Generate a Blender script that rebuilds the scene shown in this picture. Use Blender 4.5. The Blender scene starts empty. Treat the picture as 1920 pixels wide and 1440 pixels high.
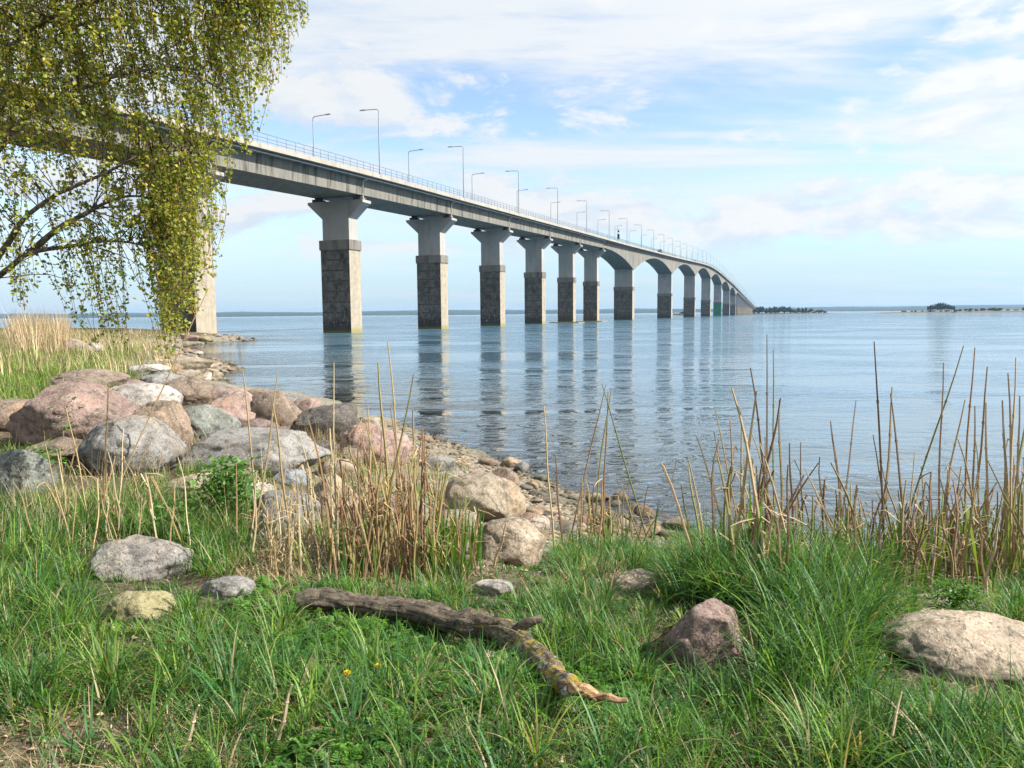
import bpy, bmesh, math, random
import numpy as np
from mathutils import Vector, Matrix

# ------------------------------------------------------------------ camera, sky, sun, exposure
SC = bpy.context.scene
COL = SC.collection
R = math.radians
FPX, CXP, CYP = 1400.0, 960.0, 720.0            # focal length and centre in the 1920 x 1440 frame
CAMH = 2.72                                      # metres above the water
PITCH = math.atan(129.0 / FPX)
ROLL = R(0.5)                                    # the photograph hangs half a degree to the left

cam_d = bpy.data.cameras.new('camera')
cam = bpy.data.objects.new('camera', cam_d); COL.objects.link(cam)
cam_d.sensor_fit = 'HORIZONTAL'; cam_d.sensor_width = 36.0
cam_d.lens = FPX / 1920 * 36.0
cam_d.clip_start = 0.1; cam_d.clip_end = 40000
cam.location = (0, 0, CAMH); cam.rotation_euler = (Matrix.Rotation(R(90) - PITCH, 3, 'X') @ Matrix.Rotation(-ROLL, 3, 'Z')).to_euler()
SC.camera = cam

SUN_AZ, SUN_EL = R(103), R(41)                    # azimuth clockwise from the camera axis (+Y)
sd = bpy.data.lights.new('sun', 'SUN'); sd.energy = 5.0; sd.angle = R(0.55); sd.color = (1.0, 0.965, 0.905)
sun = bpy.data.objects.new('sun', sd); COL.objects.link(sun)
sv = Vector((math.sin(SUN_AZ) * math.cos(SUN_EL), math.cos(SUN_AZ) * math.cos(SUN_EL), math.sin(SUN_EL)))
sun.rotation_euler = sv.to_track_quat('Z', 'Y').to_euler()
sun.location = (30, 20, 60)

SC.view_settings.view_transform = 'Standard'; SC.view_settings.look = 'None'
SC.view_settings.exposure = 0.92; SC.view_settings.gamma = 1.0
SC.view_settings.use_curve_mapping = False
SC.render.engine = 'CYCLES'
cy = SC.cycles
cy.use_denoising = True
try: cy.denoiser = 'OPENIMAGEDENOISE'; cy.denoising_input_passes = 'RGB_ALBEDO_NORMAL'; cy.denoising_prefilter = 'FAST'
except Exception: pass
cy.max_bounces = 6; cy.diffuse_bounces = 2; cy.glossy_bounces = 2; cy.transmission_bounces = 4
cy.transparent_max_bounces = 8; cy.volume_bounces = 0
cy.caustics_reflective = False; cy.caustics_refractive = False
cy.sample_clamp_indirect = 6.0

class NT:
    """small helper round a node tree"""
    def __init__(s, tree): s.t = tree; s.n = tree.nodes; s.l = tree.links
    def add(s, typ, **kw):
        n = s.n.new(typ)
        ins = kw.pop('ins', {})
        for k, v in kw.items(): setattr(n, k, v)
        for k, v in ins.items():
            if hasattr(v, 'is_output'): s.l.new(v, n.inputs[k])
            else: n.inputs[k].default_value = v
        return n
    def link(s, a, b): s.l.new(a, b)
    def math(s, op, a, b=None, c=None, clamp=False):
        n = s.n.new('ShaderNodeMath'); n.operation = op; n.use_clamp = clamp
        for i, v in enumerate((a, b, c)):
            if v is None: continue
            if hasattr(v, 'is_output'): s.l.new(v, n.inputs[i])
            else: n.inputs[i].default_value = v
        return n.outputs[0]
    def noise(s, vec, scale, detail=4, rough=0.55, dist=0.0, out='Fac', w=None):
        n = s.n.new('ShaderNodeTexNoise')
        if w is not None: n.noise_dimensions = '4D'; n.inputs['W'].default_value = w
        s.l.new(vec, n.inputs['Vector']); n.inputs['Scale'].default_value = scale
        n.inputs['Detail'].default_value = detail; n.inputs['Roughness'].default_value = rough
        n.inputs['Distortion'].default_value = dist
        return n.outputs[out]
    def mapr(s, v, a, b, c=0.0, d=1.0, smooth=True):
        n = s.n.new('ShaderNodeMapRange'); n.interpolation_type = 'SMOOTHSTEP' if smooth else 'LINEAR'
        s.l.new(v, n.inputs[0])
        for i, x in enumerate((a, b, c, d)): n.inputs[i + 1].default_value = x
        return n.outputs[0]
    def mix(s, f, a, b, mode='MIX'):
        n = s.n.new('ShaderNodeMix'); n.data_type = 'RGBA'; n.blend_type = mode; n.clamp_factor = True
        for k, v in ((0, f), (6, a), (7, b)):
            if hasattr(v, 'is_output'): s.l.new(v, n.inputs[k])
            else: n.inputs[k].default_value = v if k == 0 else (tuple(v) + (1,) if len(v) == 3 else v)
        return n.outputs[2]
    def scale_vec(s, v, sc, loc=(0, 0, 0)):
        n = s.n.new('ShaderNodeMapping'); s.l.new(v, n.inputs[0])
        n.inputs['Scale'].default_value = sc; n.inputs['Location'].default_value = loc
        return n.outputs[0]

def build_sky():
    w = bpy.data.worlds.new('World'); SC.world = w; w.use_nodes = True
    t = NT(w.node_tree); t.n.clear()
    out = t.add('ShaderNodeOutputWorld')
    sky = t.add('ShaderNodeTexSky', sky_type='NISHITA', sun_disc=False, sun_elevation=SUN_EL, sun_rotation=SUN_AZ,
                altitude=0.0, air_density=1.0, dust_density=0.2, ozone_density=1.2)
    bg = t.add('ShaderNodeBackground', ins={'Color': sky.outputs[0], 'Strength': 0.125})
    d = t.add('ShaderNodeTexCoord').outputs['Generated']
    sp = t.add('ShaderNodeSeparateXYZ', ins={0: d})
    z = t.math('MAXIMUM', sp.outputs[2], 0.0)
    # flat cloud ceiling seen in perspective
    zz = t.math('ADD', z, 0.10)
    pl = t.add('ShaderNodeCombineXYZ', ins={0: t.math('DIVIDE', sp.outputs[0], zz), 1: t.math('DIVIDE', sp.outputs[1], zz)}).outputs[0]
    # thin high veil, drawn out in streaks
    veil_n = t.noise(t.scale_vec(pl, (0.55, 1.35, 1), (3.1, 1.7, 0)), 1.0, 6, 0.62, 0.5)
    veil_b = t.noise(t.scale_vec(pl, (0.34, 0.4, 1), (7.3, 2.2, 0)), 1.0, 3, 0.5, 0.2)
    veil = t.mapr(t.math('ADD', t.math('MULTIPLY', veil_n, 0.62), t.math('MULTIPLY', veil_b, 0.5)), 0.45, 0.60, 0.0, 0.92)
    veil = t.math('MULTIPLY', veil, t.mapr(z, 0.06, 0.22, 0.25, 1.0))
    # broken cumulus in the lower sky, longer than tall
    cv = t.scale_vec(d, (1.0, 1.0, 2.6), (0.54, 0.0, 0.12))
    cum_n = t.noise(cv, 6.0, 7, 0.60, 0.3)
    cum_b = t.noise(t.scale_vec(d, (1, 1, 4.5), (2.09, 0.6, 0.0)), 2.1, 2, 0.5, 0.0)
    band = t.mapr(z, 0.05, 0.105, 0.0, 1.0)
    cumv = t.math('ADD', t.math('MULTIPLY', cum_n, 0.7), t.math('MULTIPLY', cum_b, 0.42))
    cum = t.math('MULTIPLY', t.mapr(t.math('ADD', cumv, t.math('MULTIPLY', t.math('MULTIPLY', t.mapr(z, 0.06, 0.09), t.mapr(z, 0.19, 0.12)), 0.035)), 0.545, 0.635, 0.0, 0.94), band)
    # white crests above greyer bases: cumulus density a little lower down in the sky against here
    cum_up = t.noise(t.scale_vec(d, (1.0, 1.0, 2.6), (0.54 + 0.02, 0.0, 0.12 + 0.06)), 6.0, 4, 0.60, 0.3)
    lit = t.mapr(t.math('SUBTRACT', cum_n, cum_up), -0.10, 0.10, 0.0, 1.0)
    ccol = t.mix(lit, (0.76, 0.86, 0.98), (0.965, 0.985, 1.0))
    vcol = t.mix(t.mapr(veil_n, 0.3, 0.65), (0.74, 0.88, 1.0), (0.95, 0.98, 1.0))
    # clouds scatter light forward: they brighten towards the sun
    ds = t.add('ShaderNodeVectorMath', operation='DOT_PRODUCT', ins={0: d, 1: tuple(sv)}).outputs['Value']
    fw = t.math('ADD', 0.49, t.math('MULTIPLY', t.math('POWER', t.math('MAXIMUM', t.math('MULTIPLY_ADD', ds, 0.5, 0.5), 0.0), 4.0), 0.24))
    bgv = t.add('ShaderNodeBackground', ins={'Color': vcol, 'Strength': fw})
    bgc = t.add('ShaderNodeBackground', ins={'Color': ccol, 'Strength': t.math('MULTIPLY', fw, 1.0)})
    hz = t.add('ShaderNodeBackground', ins={'Color': (0.47, 0.75, 0.99, 1), 'Strength': t.math('MULTIPLY', fw, 0.9)})
    bg = t.add('ShaderNodeMixShader', ins={0: t.mapr(z, 0.20, 0.0, 0.0, 0.85), 1: bg.outputs[0], 2: hz.outputs[0]})
    m1 = t.add('ShaderNodeMixShader', ins={0: veil, 1: bg.outputs[0], 2: bgv.outputs[0]})
    m2 = t.add('ShaderNodeMixShader', ins={0: cum, 1: m1.outputs[0], 2: bgc.outputs[0]})
    t.link(m2.outputs[0], out.inputs[0])
    w.cycles.sampling_method = 'MANUAL'; w.cycles.sample_map_resolution = 1024
build_sky()

# ------------------------------------------------------------------ numeric helpers
rng = np.random.default_rng(11)
CP, SP_, CR, SR = math.cos(PITCH), math.sin(PITCH), math.cos(ROLL), math.sin(ROLL)
def ray(px, py):
    dx, dy = px - CXP, py - CYP; dx, dy = dx * CR - dy * SR, dx * SR + dy * CR
    a, c = dx / FPX, -dy / FPX
    return np.array([a, CP + c * SP_, -SP_ + c * CP])
def at_depth(px, py, Y):
    d = ray(px, py); return np.array([0, 0, CAMH]) + d * (Y / d[1])
def at_level(px, py, z=0.0):
    d = ray(px, py); return np.array([0, 0, CAMH]) + d * ((z - CAMH) / d[2])
def project(P):
    P = np.asarray(P, float) - np.array([0, 0, CAMH])
    y = P[..., 1] * CP - P[..., 2] * SP_; z = P[..., 1] * SP_ + P[..., 2] * CP
    dx, dy = FPX * P[..., 0] / y, -FPX * z / y
    return CXP + dx * CR + dy * SR, CYP - dx * SR + dy * CR

_perm = np.random.default_rng(5).permutation(256); _perm = np.concatenate([_perm, _perm, _perm])
_grad = np.random.default_rng(6).normal(size=(256, 3)); _grad /= np.linalg.norm(_grad, axis=1)[:, None]
def perlin(p):
    p = np.asarray(p, float); i = np.floor(p).astype(int); f = p - i; i &= 255
    u = f * f * f * (f * (f * 6 - 15) + 10); r = 0
    for dx in (0, 1):
        for dy in (0, 1):
            for dz in (0, 1):
                h = _perm[_perm[_perm[i[..., 0] + dx] + i[..., 1] + dy] + i[..., 2] + dz] & 255
                g = _grad[h]; o = f - np.array([dx, dy, dz])
                w = (u[..., 0] if dx else 1 - u[..., 0]) * (u[..., 1] if dy else 1 - u[..., 1]) * (u[..., 2] if dz else 1 - u[..., 2])
                r = r + w * (g * o).sum(-1)
    return r
def fbm(p, octv=4, gain=0.5):
    p = np.asarray(p, float); r = 0; a = 1.0
    for k in range(octv): r = r + a * perlin(p * 2 ** k + 17.3 * k); a *= gain
    return r
def fbm2(x, y, s, octv=3, off=0.0):
    return fbm(np.stack([np.asarray(x) * s, np.asarray(y) * s, np.full(np.shape(x), off)], -1), octv)

# ------------------------------------------------------------------ mesh and property helpers
def tag(o, label=None, cat=None, group=None, kind=None):
    if label: o['label'] = label
    if cat: o['category'] = cat
    if group: o['group'] = group
    if kind: o['kind'] = kind
    return o
def empty(name, loc=(0, 0, 0), parent=None):
    o = bpy.data.objects.new(name, None); COL.objects.link(o); o.location = loc; o.empty_display_size = 0.2
    if parent: o.parent = parent
    return o
def mesh_data(name, V, F, mats=(), smooth=False, col=None, mi=None, attrs=None):
    """V (n,3); F a list of integer arrays (m,3) / (m,4)"""
    me = bpy.data.meshes.new(name)
    if not isinstance(F, (list, tuple)): F = [F]
    F = [np.asarray(f, np.int32) for f in F if len(f)]
    V = np.asarray(V, np.float32)
    me.vertices.add(len(V)); me.vertices.foreach_set('co', V.ravel())
    li = np.concatenate([f.ravel() for f in F]); tot = np.concatenate([np.full(len(f), f.shape[1], np.int32) for f in F])
    st = np.concatenate([[0], np.cumsum(tot)[:-1]]).astype(np.int32)
    me.loops.add(len(li)); me.loops.foreach_set('vertex_index', li)
    me.polygons.add(len(tot)); me.polygons.foreach_set('loop_start', st); me.polygons.foreach_set('loop_total', tot)
    me.polygons.foreach_set('use_smooth', np.full(len(tot), bool(smooth)))
    if mi is not None: me.polygons.foreach_set('material_index', np.asarray(mi, np.int32))
    for m in (mats if isinstance(mats, (list, tuple)) else [mats]): me.materials.append(m)
    if col is not None:
        ca = me.color_attributes.new('Col', 'FLOAT_COLOR', 'POINT')
        c4 = np.ones((len(V), 4), np.float32); c4[:, :3] = col; ca.data.foreach_set('color', c4.ravel())
    for k, v in (attrs or {}).items():
        a = me.attributes.new(k, 'FLOAT', 'POINT'); a.data.foreach_set('value', np.asarray(v, np.float32))
    me.update(); me.validate()
    return me
def obj(name, me, parent=None, loc=(0, 0, 0)):
    o = bpy.data.objects.new(name, me); COL.objects.link(o); o.location = loc
    if parent is not None: o.parent = parent
    return o
class MB:
    """collects boxes, tubes and sweeps into one mesh"""
    def __init__(s): s.V = []; s.Q = []; s.T = []; s.n = 0; s.mq = []; s.mt = []
    def put(s, V, Q=(), T=(), m=0):
        V = np.asarray(V, float)
        for q in Q: s.Q.append([i + s.n for i in q]); s.mq.append(m)
        for t in T: s.T.append([i + s.n for i in t]); s.mt.append(m)
        s.V.append(V); s.n += len(V)
    def prism(s, ring0, ring1, m=0, caps=True):
        k = len(ring0); V = np.concatenate([ring0, ring1])
        Q = [(i, (i + 1) % k, k + (i + 1) % k, k + i) for i in range(k)]; T = []
        if caps:
            if k == 4: Q += [(3, 2, 1, 0), (4, 5, 6, 7)]
            else:
                V = np.concatenate([V, [np.mean(ring0, 0)], [np.mean(ring1, 0)]])
                T = [((i + 1) % k, i, 2 * k) for i in range(k)] + [(k + i, k + (i + 1) % k, 2 * k + 1) for i in range(k)]
        s.put(V, Q, T, m)
    def box(s, c, sz, m=0):
        x, y, z = c; a, b, h = sz[0] / 2, sz[1] / 2, sz[2] / 2
        r = lambda zz: np.array([(x - a, y - b, zz), (x + a, y - b, zz), (x + a, y + b, zz), (x - a, y + b, zz)])
        s.prism(r(z - h), r(z + h), m)
    def tube(s, P, rad, k=6, m=0, caps=True):
        V, Q, T = tube(P, rad, k, caps); s.put(V, Q, T, m)
    def mesh(s, name, mats, smooth=False):
        F = [np.array(s.Q, np.int32).reshape(-1, 4), np.array(s.T, np.int32).reshape(-1, 3)]
        return mesh_data(name, np.concatenate(s.V), F, mats, smooth, mi=s.mq + s.mt)
def tube(P, rad, k=6, caps=True):
    P = np.asarray(P, float); n = len(P); rad = np.broadcast_to(np.asarray(rad, float), (n,))
    t = np.gradient(P, axis=0); t /= np.linalg.norm(t, axis=1)[:, None] + 1e-9
    up = np.array([0, 0, 1.0]) if abs(t[:, 2]).mean() < 0.8 else np.array([1.0, 0, 0])
    a = np.cross(t, up); a /= np.linalg.norm(a, axis=1)[:, None] + 1e-9; b = np.cross(a, t)
    an = np.linspace(0, 2 * np.pi, k, endpoint=False)
    V = (P[:, None] + rad[:, None, None] * (np.cos(an)[None, :, None] * a[:, None] + np.sin(an)[None, :, None] * b[:, None])).reshape(-1, 3)
    Q = [(i * k + j, i * k + (j + 1) % k, (i + 1) * k + (j + 1) % k, (i + 1) * k + j) for i in range(n - 1) for j in range(k)]
    T = []
    if caps:
        V = np.concatenate([V, P[:1], P[-1:]]); c0, c1 = n * k, n * k + 1
        T = [((j + 1) % k, j, c0) for j in range(k)] + [((n - 1) * k + j, (n - 1) * k + (j + 1) % k, c1) for j in range(k)]
    return V, Q, T
def smooth_path(P, n):
    """Catmull-Rom through the points"""
    P = np.asarray(P, float); Pp = np.concatenate([2 * P[:1] - P[1:2], P, 2 * P[-1:] - P[-2:-1]])
    u = np.linspace(0, len(P) - 1 - 1e-6, n); i = u.astype(int); f = (u - i)[:, None]
    a, b, c, d = Pp[i], Pp[i + 1], Pp[i + 2], Pp[i + 3]
    return 0.5 * (2 * b + (c - a) * f + (2 * a - 5 * b + 4 * c - d) * f ** 2 + (3 * b - a - 3 * c + d) * f ** 3)

# ------------------------------------------------------------------ materials
def material(name):
    m = bpy.data.materials.new(name); m.use_nodes = True; t = NT(m.node_tree); t.n.clear()
    t.out = t.add('ShaderNodeOutputMaterial'); return m, t
def principled(t, color, rough=0.8, bump=None, strength=0.3, dist=0.02, spec=0.3, metal=0.0):
    b = t.add('ShaderNodeBsdfPrincipled')
    for k, v in (('Base Color', color), ('Roughness', rough), ('Specular IOR Level', spec), ('Metallic', metal)):
        if hasattr(v, 'is_output'): t.link(v, b.inputs[k])
        else: b.inputs[k].default_value = (tuple(v) + (1,)) if k == 'Base Color' else v
    if bump is not None:
        n = t.add('ShaderNodeBump', ins={'Height': bump, 'Strength': strength, 'Distance': dist})
        t.link(n.outputs[0], b.inputs['Normal'])
    t.link(b.outputs[0], t.out.inputs[0]); return b
def obj_coord(t): return t.add('ShaderNodeTexCoord').outputs['Object']
def world_pos(t): return t.add('ShaderNodeNewGeometry').outputs['Position']

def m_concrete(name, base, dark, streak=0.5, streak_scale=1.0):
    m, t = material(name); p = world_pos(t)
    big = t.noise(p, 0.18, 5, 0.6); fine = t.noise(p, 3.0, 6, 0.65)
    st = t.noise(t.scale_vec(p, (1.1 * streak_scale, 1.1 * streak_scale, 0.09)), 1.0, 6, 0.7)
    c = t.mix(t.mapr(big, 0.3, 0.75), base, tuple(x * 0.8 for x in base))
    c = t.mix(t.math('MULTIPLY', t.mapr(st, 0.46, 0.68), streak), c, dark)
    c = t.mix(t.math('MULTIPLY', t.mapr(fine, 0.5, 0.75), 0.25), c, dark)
    principled(t, c, 0.88, fine, 0.25, 0.03); return m
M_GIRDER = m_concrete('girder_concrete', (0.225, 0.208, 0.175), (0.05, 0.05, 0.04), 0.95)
M_BEAM = m_concrete('edge_beam_concrete', (0.40, 0.355, 0.295), (0.17, 0.14, 0.11), 0.45)
M_SHAFT = m_concrete('pier_concrete', (0.37, 0.35, 0.32), (0.19, 0.175, 0.15), 0.4, 0.6)
M_SIDE = m_concrete('pier_side_concrete', (0.47, 0.43, 0.36), (0.24, 0.20, 0.15), 0.45, 0.6)
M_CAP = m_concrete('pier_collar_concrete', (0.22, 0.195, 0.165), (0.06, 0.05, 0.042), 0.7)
M_BLACK = m_concrete('bearing_steel', (0.06, 0.06, 0.06), (0.03, 0.03, 0.03), 0.4)
M_GREEN = m_concrete('green_paint', (0.04, 0.22, 0.11), (0.05, 0.13, 0.08), 0.6)
M_ROAD = m_concrete('asphalt', (0.06, 0.06, 0.062), (0.04, 0.04, 0.04), 0.3)
def m_weathered_shaded():
    """old pier faces: dark stain deepened with painted shade, paler worn lifts of concrete, pale salt marks near the water"""
    m, t = material('weathered_shaded_pier_concrete'); p = world_pos(t)
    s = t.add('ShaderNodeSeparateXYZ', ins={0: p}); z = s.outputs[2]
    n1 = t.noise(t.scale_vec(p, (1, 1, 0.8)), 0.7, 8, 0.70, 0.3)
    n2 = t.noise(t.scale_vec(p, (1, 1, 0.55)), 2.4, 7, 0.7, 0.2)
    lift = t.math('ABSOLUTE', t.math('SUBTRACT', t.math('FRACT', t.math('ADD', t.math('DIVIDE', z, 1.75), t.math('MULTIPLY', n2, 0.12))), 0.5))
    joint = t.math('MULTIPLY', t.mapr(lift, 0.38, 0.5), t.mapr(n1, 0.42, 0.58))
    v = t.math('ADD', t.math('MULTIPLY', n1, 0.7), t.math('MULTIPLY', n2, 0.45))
    c = t.mix(t.mapr(v, 0.36, 0.76), (0.032, 0.029, 0.025), (0.19, 0.168, 0.14))  # stain tones lowered so the colour also carries the shade on these faces
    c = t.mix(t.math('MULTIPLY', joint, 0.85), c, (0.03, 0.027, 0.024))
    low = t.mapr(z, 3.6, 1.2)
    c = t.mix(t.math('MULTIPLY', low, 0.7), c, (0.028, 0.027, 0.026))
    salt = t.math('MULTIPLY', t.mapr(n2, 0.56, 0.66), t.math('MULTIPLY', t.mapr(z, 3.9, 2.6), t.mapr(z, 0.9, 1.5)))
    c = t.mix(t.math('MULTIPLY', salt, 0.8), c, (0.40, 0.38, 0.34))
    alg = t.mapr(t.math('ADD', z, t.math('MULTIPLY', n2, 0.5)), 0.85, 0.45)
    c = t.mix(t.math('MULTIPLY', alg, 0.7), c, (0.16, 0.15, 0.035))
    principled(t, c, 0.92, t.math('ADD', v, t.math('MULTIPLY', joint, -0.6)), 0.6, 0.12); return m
M_OLD_SHADED = m_weathered_shaded()
def m_side_alg():
    m, t = material('pier_edge_concrete'); p = world_pos(t)
    z = t.add('ShaderNodeSeparateXYZ', ins={0: p}).outputs[2]
    n = t.noise(p, 1.3, 6, 0.65); st = t.noise(t.scale_vec(p, (1.3, 1.3, 0.1)), 1.0, 6, 0.7)
    c = t.mix(t.mapr(n, 0.3, 0.7), (0.40, 0.345, 0.26), (0.29, 0.25, 0.19))
    c = t.mix(t.math('MULTIPLY', t.mapr(st, 0.48, 0.68), 0.55), c, (0.22, 0.18, 0.13))
    alg = t.mapr(t.math('ADD', z, t.math('MULTIPLY', n, 0.7)), 1.5, 0.6)
    c = t.mix(t.math('MULTIPLY', alg, 0.85), c, (0.26, 0.22, 0.07))
    principled(t, c, 0.9, n, 0.3, 0.04); return m
M_EDGE = m_side_alg()
def m_metal(name, col, rough=0.5, metal=0.6):
    m, t = material(name); n = t.noise(obj_coord(t), 6, 3, 0.6)
    principled(t, t.mix(n, col, tuple(c * 0.75 for c in col)), rough, metal=metal); return m
M_GALV = m_metal('galvanised_steel', (0.34, 0.36, 0.38)); M_RAIL = m_metal('painted_rail_steel', (0.20, 0.22, 0.24), 0.5, 0.3)
M_PIPE = m_metal('pale_drain_pipe', (0.55, 0.54, 0.50), 0.6, 0.1)
M_CARD = m_metal('dark_car_paint', (0.03, 0.03, 0.035), 0.25, 0.0); M_CARW = m_metal('white_car_paint', (0.75, 0.75, 0.75), 0.25, 0.0)
M_TYRE = m_metal('tyre_rubber', (0.02, 0.02, 0.02), 0.8, 0.0); M_GLASS = m_metal('car_glass', (0.04, 0.05, 0.06), 0.08, 0.0)

def m_leaf(name, trans=0.45, rough=0.5, gloss=0.06, tint=(1.25, 1.2, 0.55), vary=0.25):
    """thin leaf: colour from the blade's own colour attribute, lets some light through"""
    m, t = material(name)
    c = t.add('ShaderNodeVertexColor', layer_name='Col').outputs[0]
    n = t.noise(world_pos(t), 9.0, 2, 0.5)
    c = t.mix(t.math('MULTIPLY', n, vary), c, t.mix(1.0, c, (0.45, 0.5, 0.35), 'MULTIPLY'))
    d = t.add('ShaderNodeBsdfDiffuse', ins={'Color': c})
    tr = t.add('ShaderNodeBsdfTranslucent', ins={'Color': t.mix(1.0, c, tint, 'MULTIPLY')})
    g = t.add('ShaderNodeBsdfGlossy', ins={'Color': (1, 1, 1, 1), 'Roughness': rough})
    a = t.add('ShaderNodeMixShader', ins={0: trans, 1: d.outputs[0], 2: tr.outputs[0]})
    b = t.add('ShaderNodeMixShader', ins={0: gloss, 1: a.outputs[0], 2: g.outputs[0]})
    t.link(b.outputs[0], t.out.inputs[0]); return m
M_GRASS = m_leaf('grass_blade', 0.44, 0.5, 0.02)
M_STRAW = m_leaf('dry_straw', 0.25, 0.6, 0.01, (1.0, 0.95, 0.8))
M_BIRCHLEAF = m_leaf('birch_leaf', 0.5, 0.5, 0.02)
M_FARLEAF = m_leaf('far_foliage', 0.15, 0.6, 0.0)
def m_stalk():
    m, t = material('reed_stalk')
    oi = t.add('ShaderNodeObjectInfo'); g = t.add('ShaderNodeTexCoord').outputs['Object']
    z = t.add('ShaderNodeSeparateXYZ', ins={0: g}).outputs[2]
    n = t.noise(t.scale_vec(g, (40, 40, 5)), 1.0, 4, 0.6)
    c = t.mix(t.math('MULTIPLY', n, 0.7), oi.outputs['Color'], t.mix(1.0, oi.outputs['Color'], (0.35, 0.30, 0.26), 'MULTIPLY'))
    principled(t, c, 0.65, n, 0.2, 0.004); return m
M_STALK = m_stalk()
def m_rock():
    m, t = material('granite'); oi = t.add('ShaderNodeObjectInfo'); oc = oi.outputs['Color']; rnd = oi.outputs['Random']
    p = world_pos(t)
    off = t.add('ShaderNodeVectorMath', operation='ADD', ins={0: p}); 
    cb = t.add('ShaderNodeCombineXYZ', ins={0: t.math('MULTIPLY', rnd, 31.0), 1: t.math('MULTIPLY', rnd, 17.0), 2: 0.0}); t.link(cb.outputs[0], off.inputs[1]); q = off.outputs[0]
    n1 = t.noise(q, 1.5, 6, 0.62, 0.5); n2 = t.noise(q, 7, 7, 0.72); n3 = t.noise(q, 46, 4, 0.75)
    c = t.mix(t.mapr(n1, 0.36, 0.66), oc, t.mix(1.0, oc, (0.60, 0.60, 0.60), 'MULTIPLY'))
    c = t.mix(t.mapr(t.noise(t.scale_vec(q, (1, 1, 1), (2, 5, 8)), 1.1, 4, 0.6, 0.4), 0.52, 0.64, 0, 0.6), c, t.mix(1.0, oc, (1.12, 0.94, 0.78), 'MULTIPLY'))
    c = t.mix(t.math('MULTIPLY', t.mapr(n2, 0.48, 0.66), 0.75), c, t.mix(1.0, oc, (0.34, 0.32, 0.30), 'MULTIPLY'))
    c = t.mix(t.math('MULTIPLY', t.mapr(n3, 0.52, 0.64), 0.7), c, (0.05, 0.045, 0.04))
    c = t.mix(t.math('MULTIPLY', t.mapr(t.noise(q, 30, 4, 0.7), 0.57, 0.67), 0.45), c, (0.58, 0.50, 0.42))
    li = t.noise(q, 2.6, 8, 0.78, 0.7)
    c = t.mix(t.math('MULTIPLY', t.mapr(li, 0.55, 0.63), 0.8), c, (0.085, 0.08, 0.06))
    lo = t.noise(t.scale_vec(q, (1, 1, 1), (5, 9, 2)), 2.6, 8, 0.75, 0.5)
    c = t.mix(t.math('MULTIPLY', t.mapr(lo, 0.58, 0.66), t.math('MULTIPLY', oi.outputs['Alpha'], 0.8)), c, (0.36, 0.20, 0.06))
    z = t.add('ShaderNodeSeparateXYZ', ins={0: p}).outputs[2]
    wet = t.mapr(t.math('ADD', z, t.math('MULTIPLY', n1, 0.2)), 0.24, 0.06)
    c = t.mix(t.math('MULTIPLY', wet, 0.75), c, (0.055, 0.055, 0.03))
    h = t.math('ADD', t.math('MULTIPLY', n2, 0.9), t.math('MULTIPLY', n3, 0.25))
    vo = t.add('ShaderNodeTexVoronoi', feature='DISTANCE_TO_EDGE', ins={'Vector': t.mix(0.12, q, t.noise(q, 2.0, 3, 0.5, out='Color')), 'Scale': 0.55})
    crack = t.mapr(vo.outputs[0], 0.0, 0.02)
    h = t.math('ADD', h, t.math('MULTIPLY', crack, 0.25))
    principled(t, t.mix(t.mapr(vo.outputs[0], 0.0, 0.012, 0.35, 0.0), c, (0.05, 0.045, 0.04)), 0.86, h, 0.8, 0.06, 0.2); return m
M_ROCK = m_rock()
def m_pebble():
    m, t = material('pebbles'); c = t.add('ShaderNodeVertexColor', layer_name='Col').outputs[0]; p = world_pos(t)
    n = t.noise(p, 30, 4, 0.6); z = t.add('ShaderNodeSeparateXYZ', ins={0: p}).outputs[2]
    c = t.mix(t.math('MULTIPLY', n, 0.6), c, t.mix(1.0, c, (0.4, 0.38, 0.33), 'MULTIPLY'))
    c = t.mix(t.math('MULTIPLY', t.mapr(z, 0.12, 0.02), 0.7), c, (0.06, 0.055, 0.03))
    principled(t, c, 0.75, n, 0.3, 0.01); return m
M_PEBBLE = m_pebble()
def m_ground():
    m, t = material('bank_soil'); p = world_pos(t); z = t.add('ShaderNodeSeparateXYZ', ins={0: p}).outputs[2]
    a = t.noise(p, 1.1, 6, 0.65); b = t.noise(p, 14, 6, 0.7); c3 = t.noise(p, 60, 4, 0.7)
    soil = t.mix(t.mapr(b, 0.38, 0.68), (0.035, 0.027, 0.018), (0.15, 0.115, 0.075))
    soil = t.mix(t.math('MULTIPLY', t.mapr(c3, 0.5, 0.7), 0.6), soil, (0.34, 0.27, 0.18))
    soil = t.mix(t.math('MULTIPLY', t.mapr(a, 0.5, 0.68), 0.55), soil, (0.075, 0.095, 0.03))
    shore = t.mix(t.mapr(b, 0.35, 0.65), (0.12, 0.105, 0.075), (0.34, 0.30, 0.235))
    shore = t.mix(t.math('MULTIPLY', t.mapr(c3, 0.52, 0.66), 0.7), shore, (0.06, 0.055, 0.04))
    bed = t.mix(t.mapr(a, 0.4, 0.62), (0.20, 0.18, 0.12), (0.07, 0.068, 0.032))
    bed = t.mix(t.math('MULTIPLY', t.mapr(b, 0.5, 0.68), 0.6), bed, (0.30, 0.28, 0.21))
    zn = t.math('ADD', z, t.math('MULTIPLY', t.math('SUBTRACT', a, 0.5), 0.5))
    c = t.mix(t.mapr(zn, 0.55, 0.85), shore, soil)
    c = t.mix(t.mapr(z, 0.06, -0.04), c, bed)
    principled(t, c, 0.92, t.math('ADD', b, t.math('MULTIPLY', c3, 0.5)), 0.5, 0.03, 0.15); return m
M_GROUND = m_ground()
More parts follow.
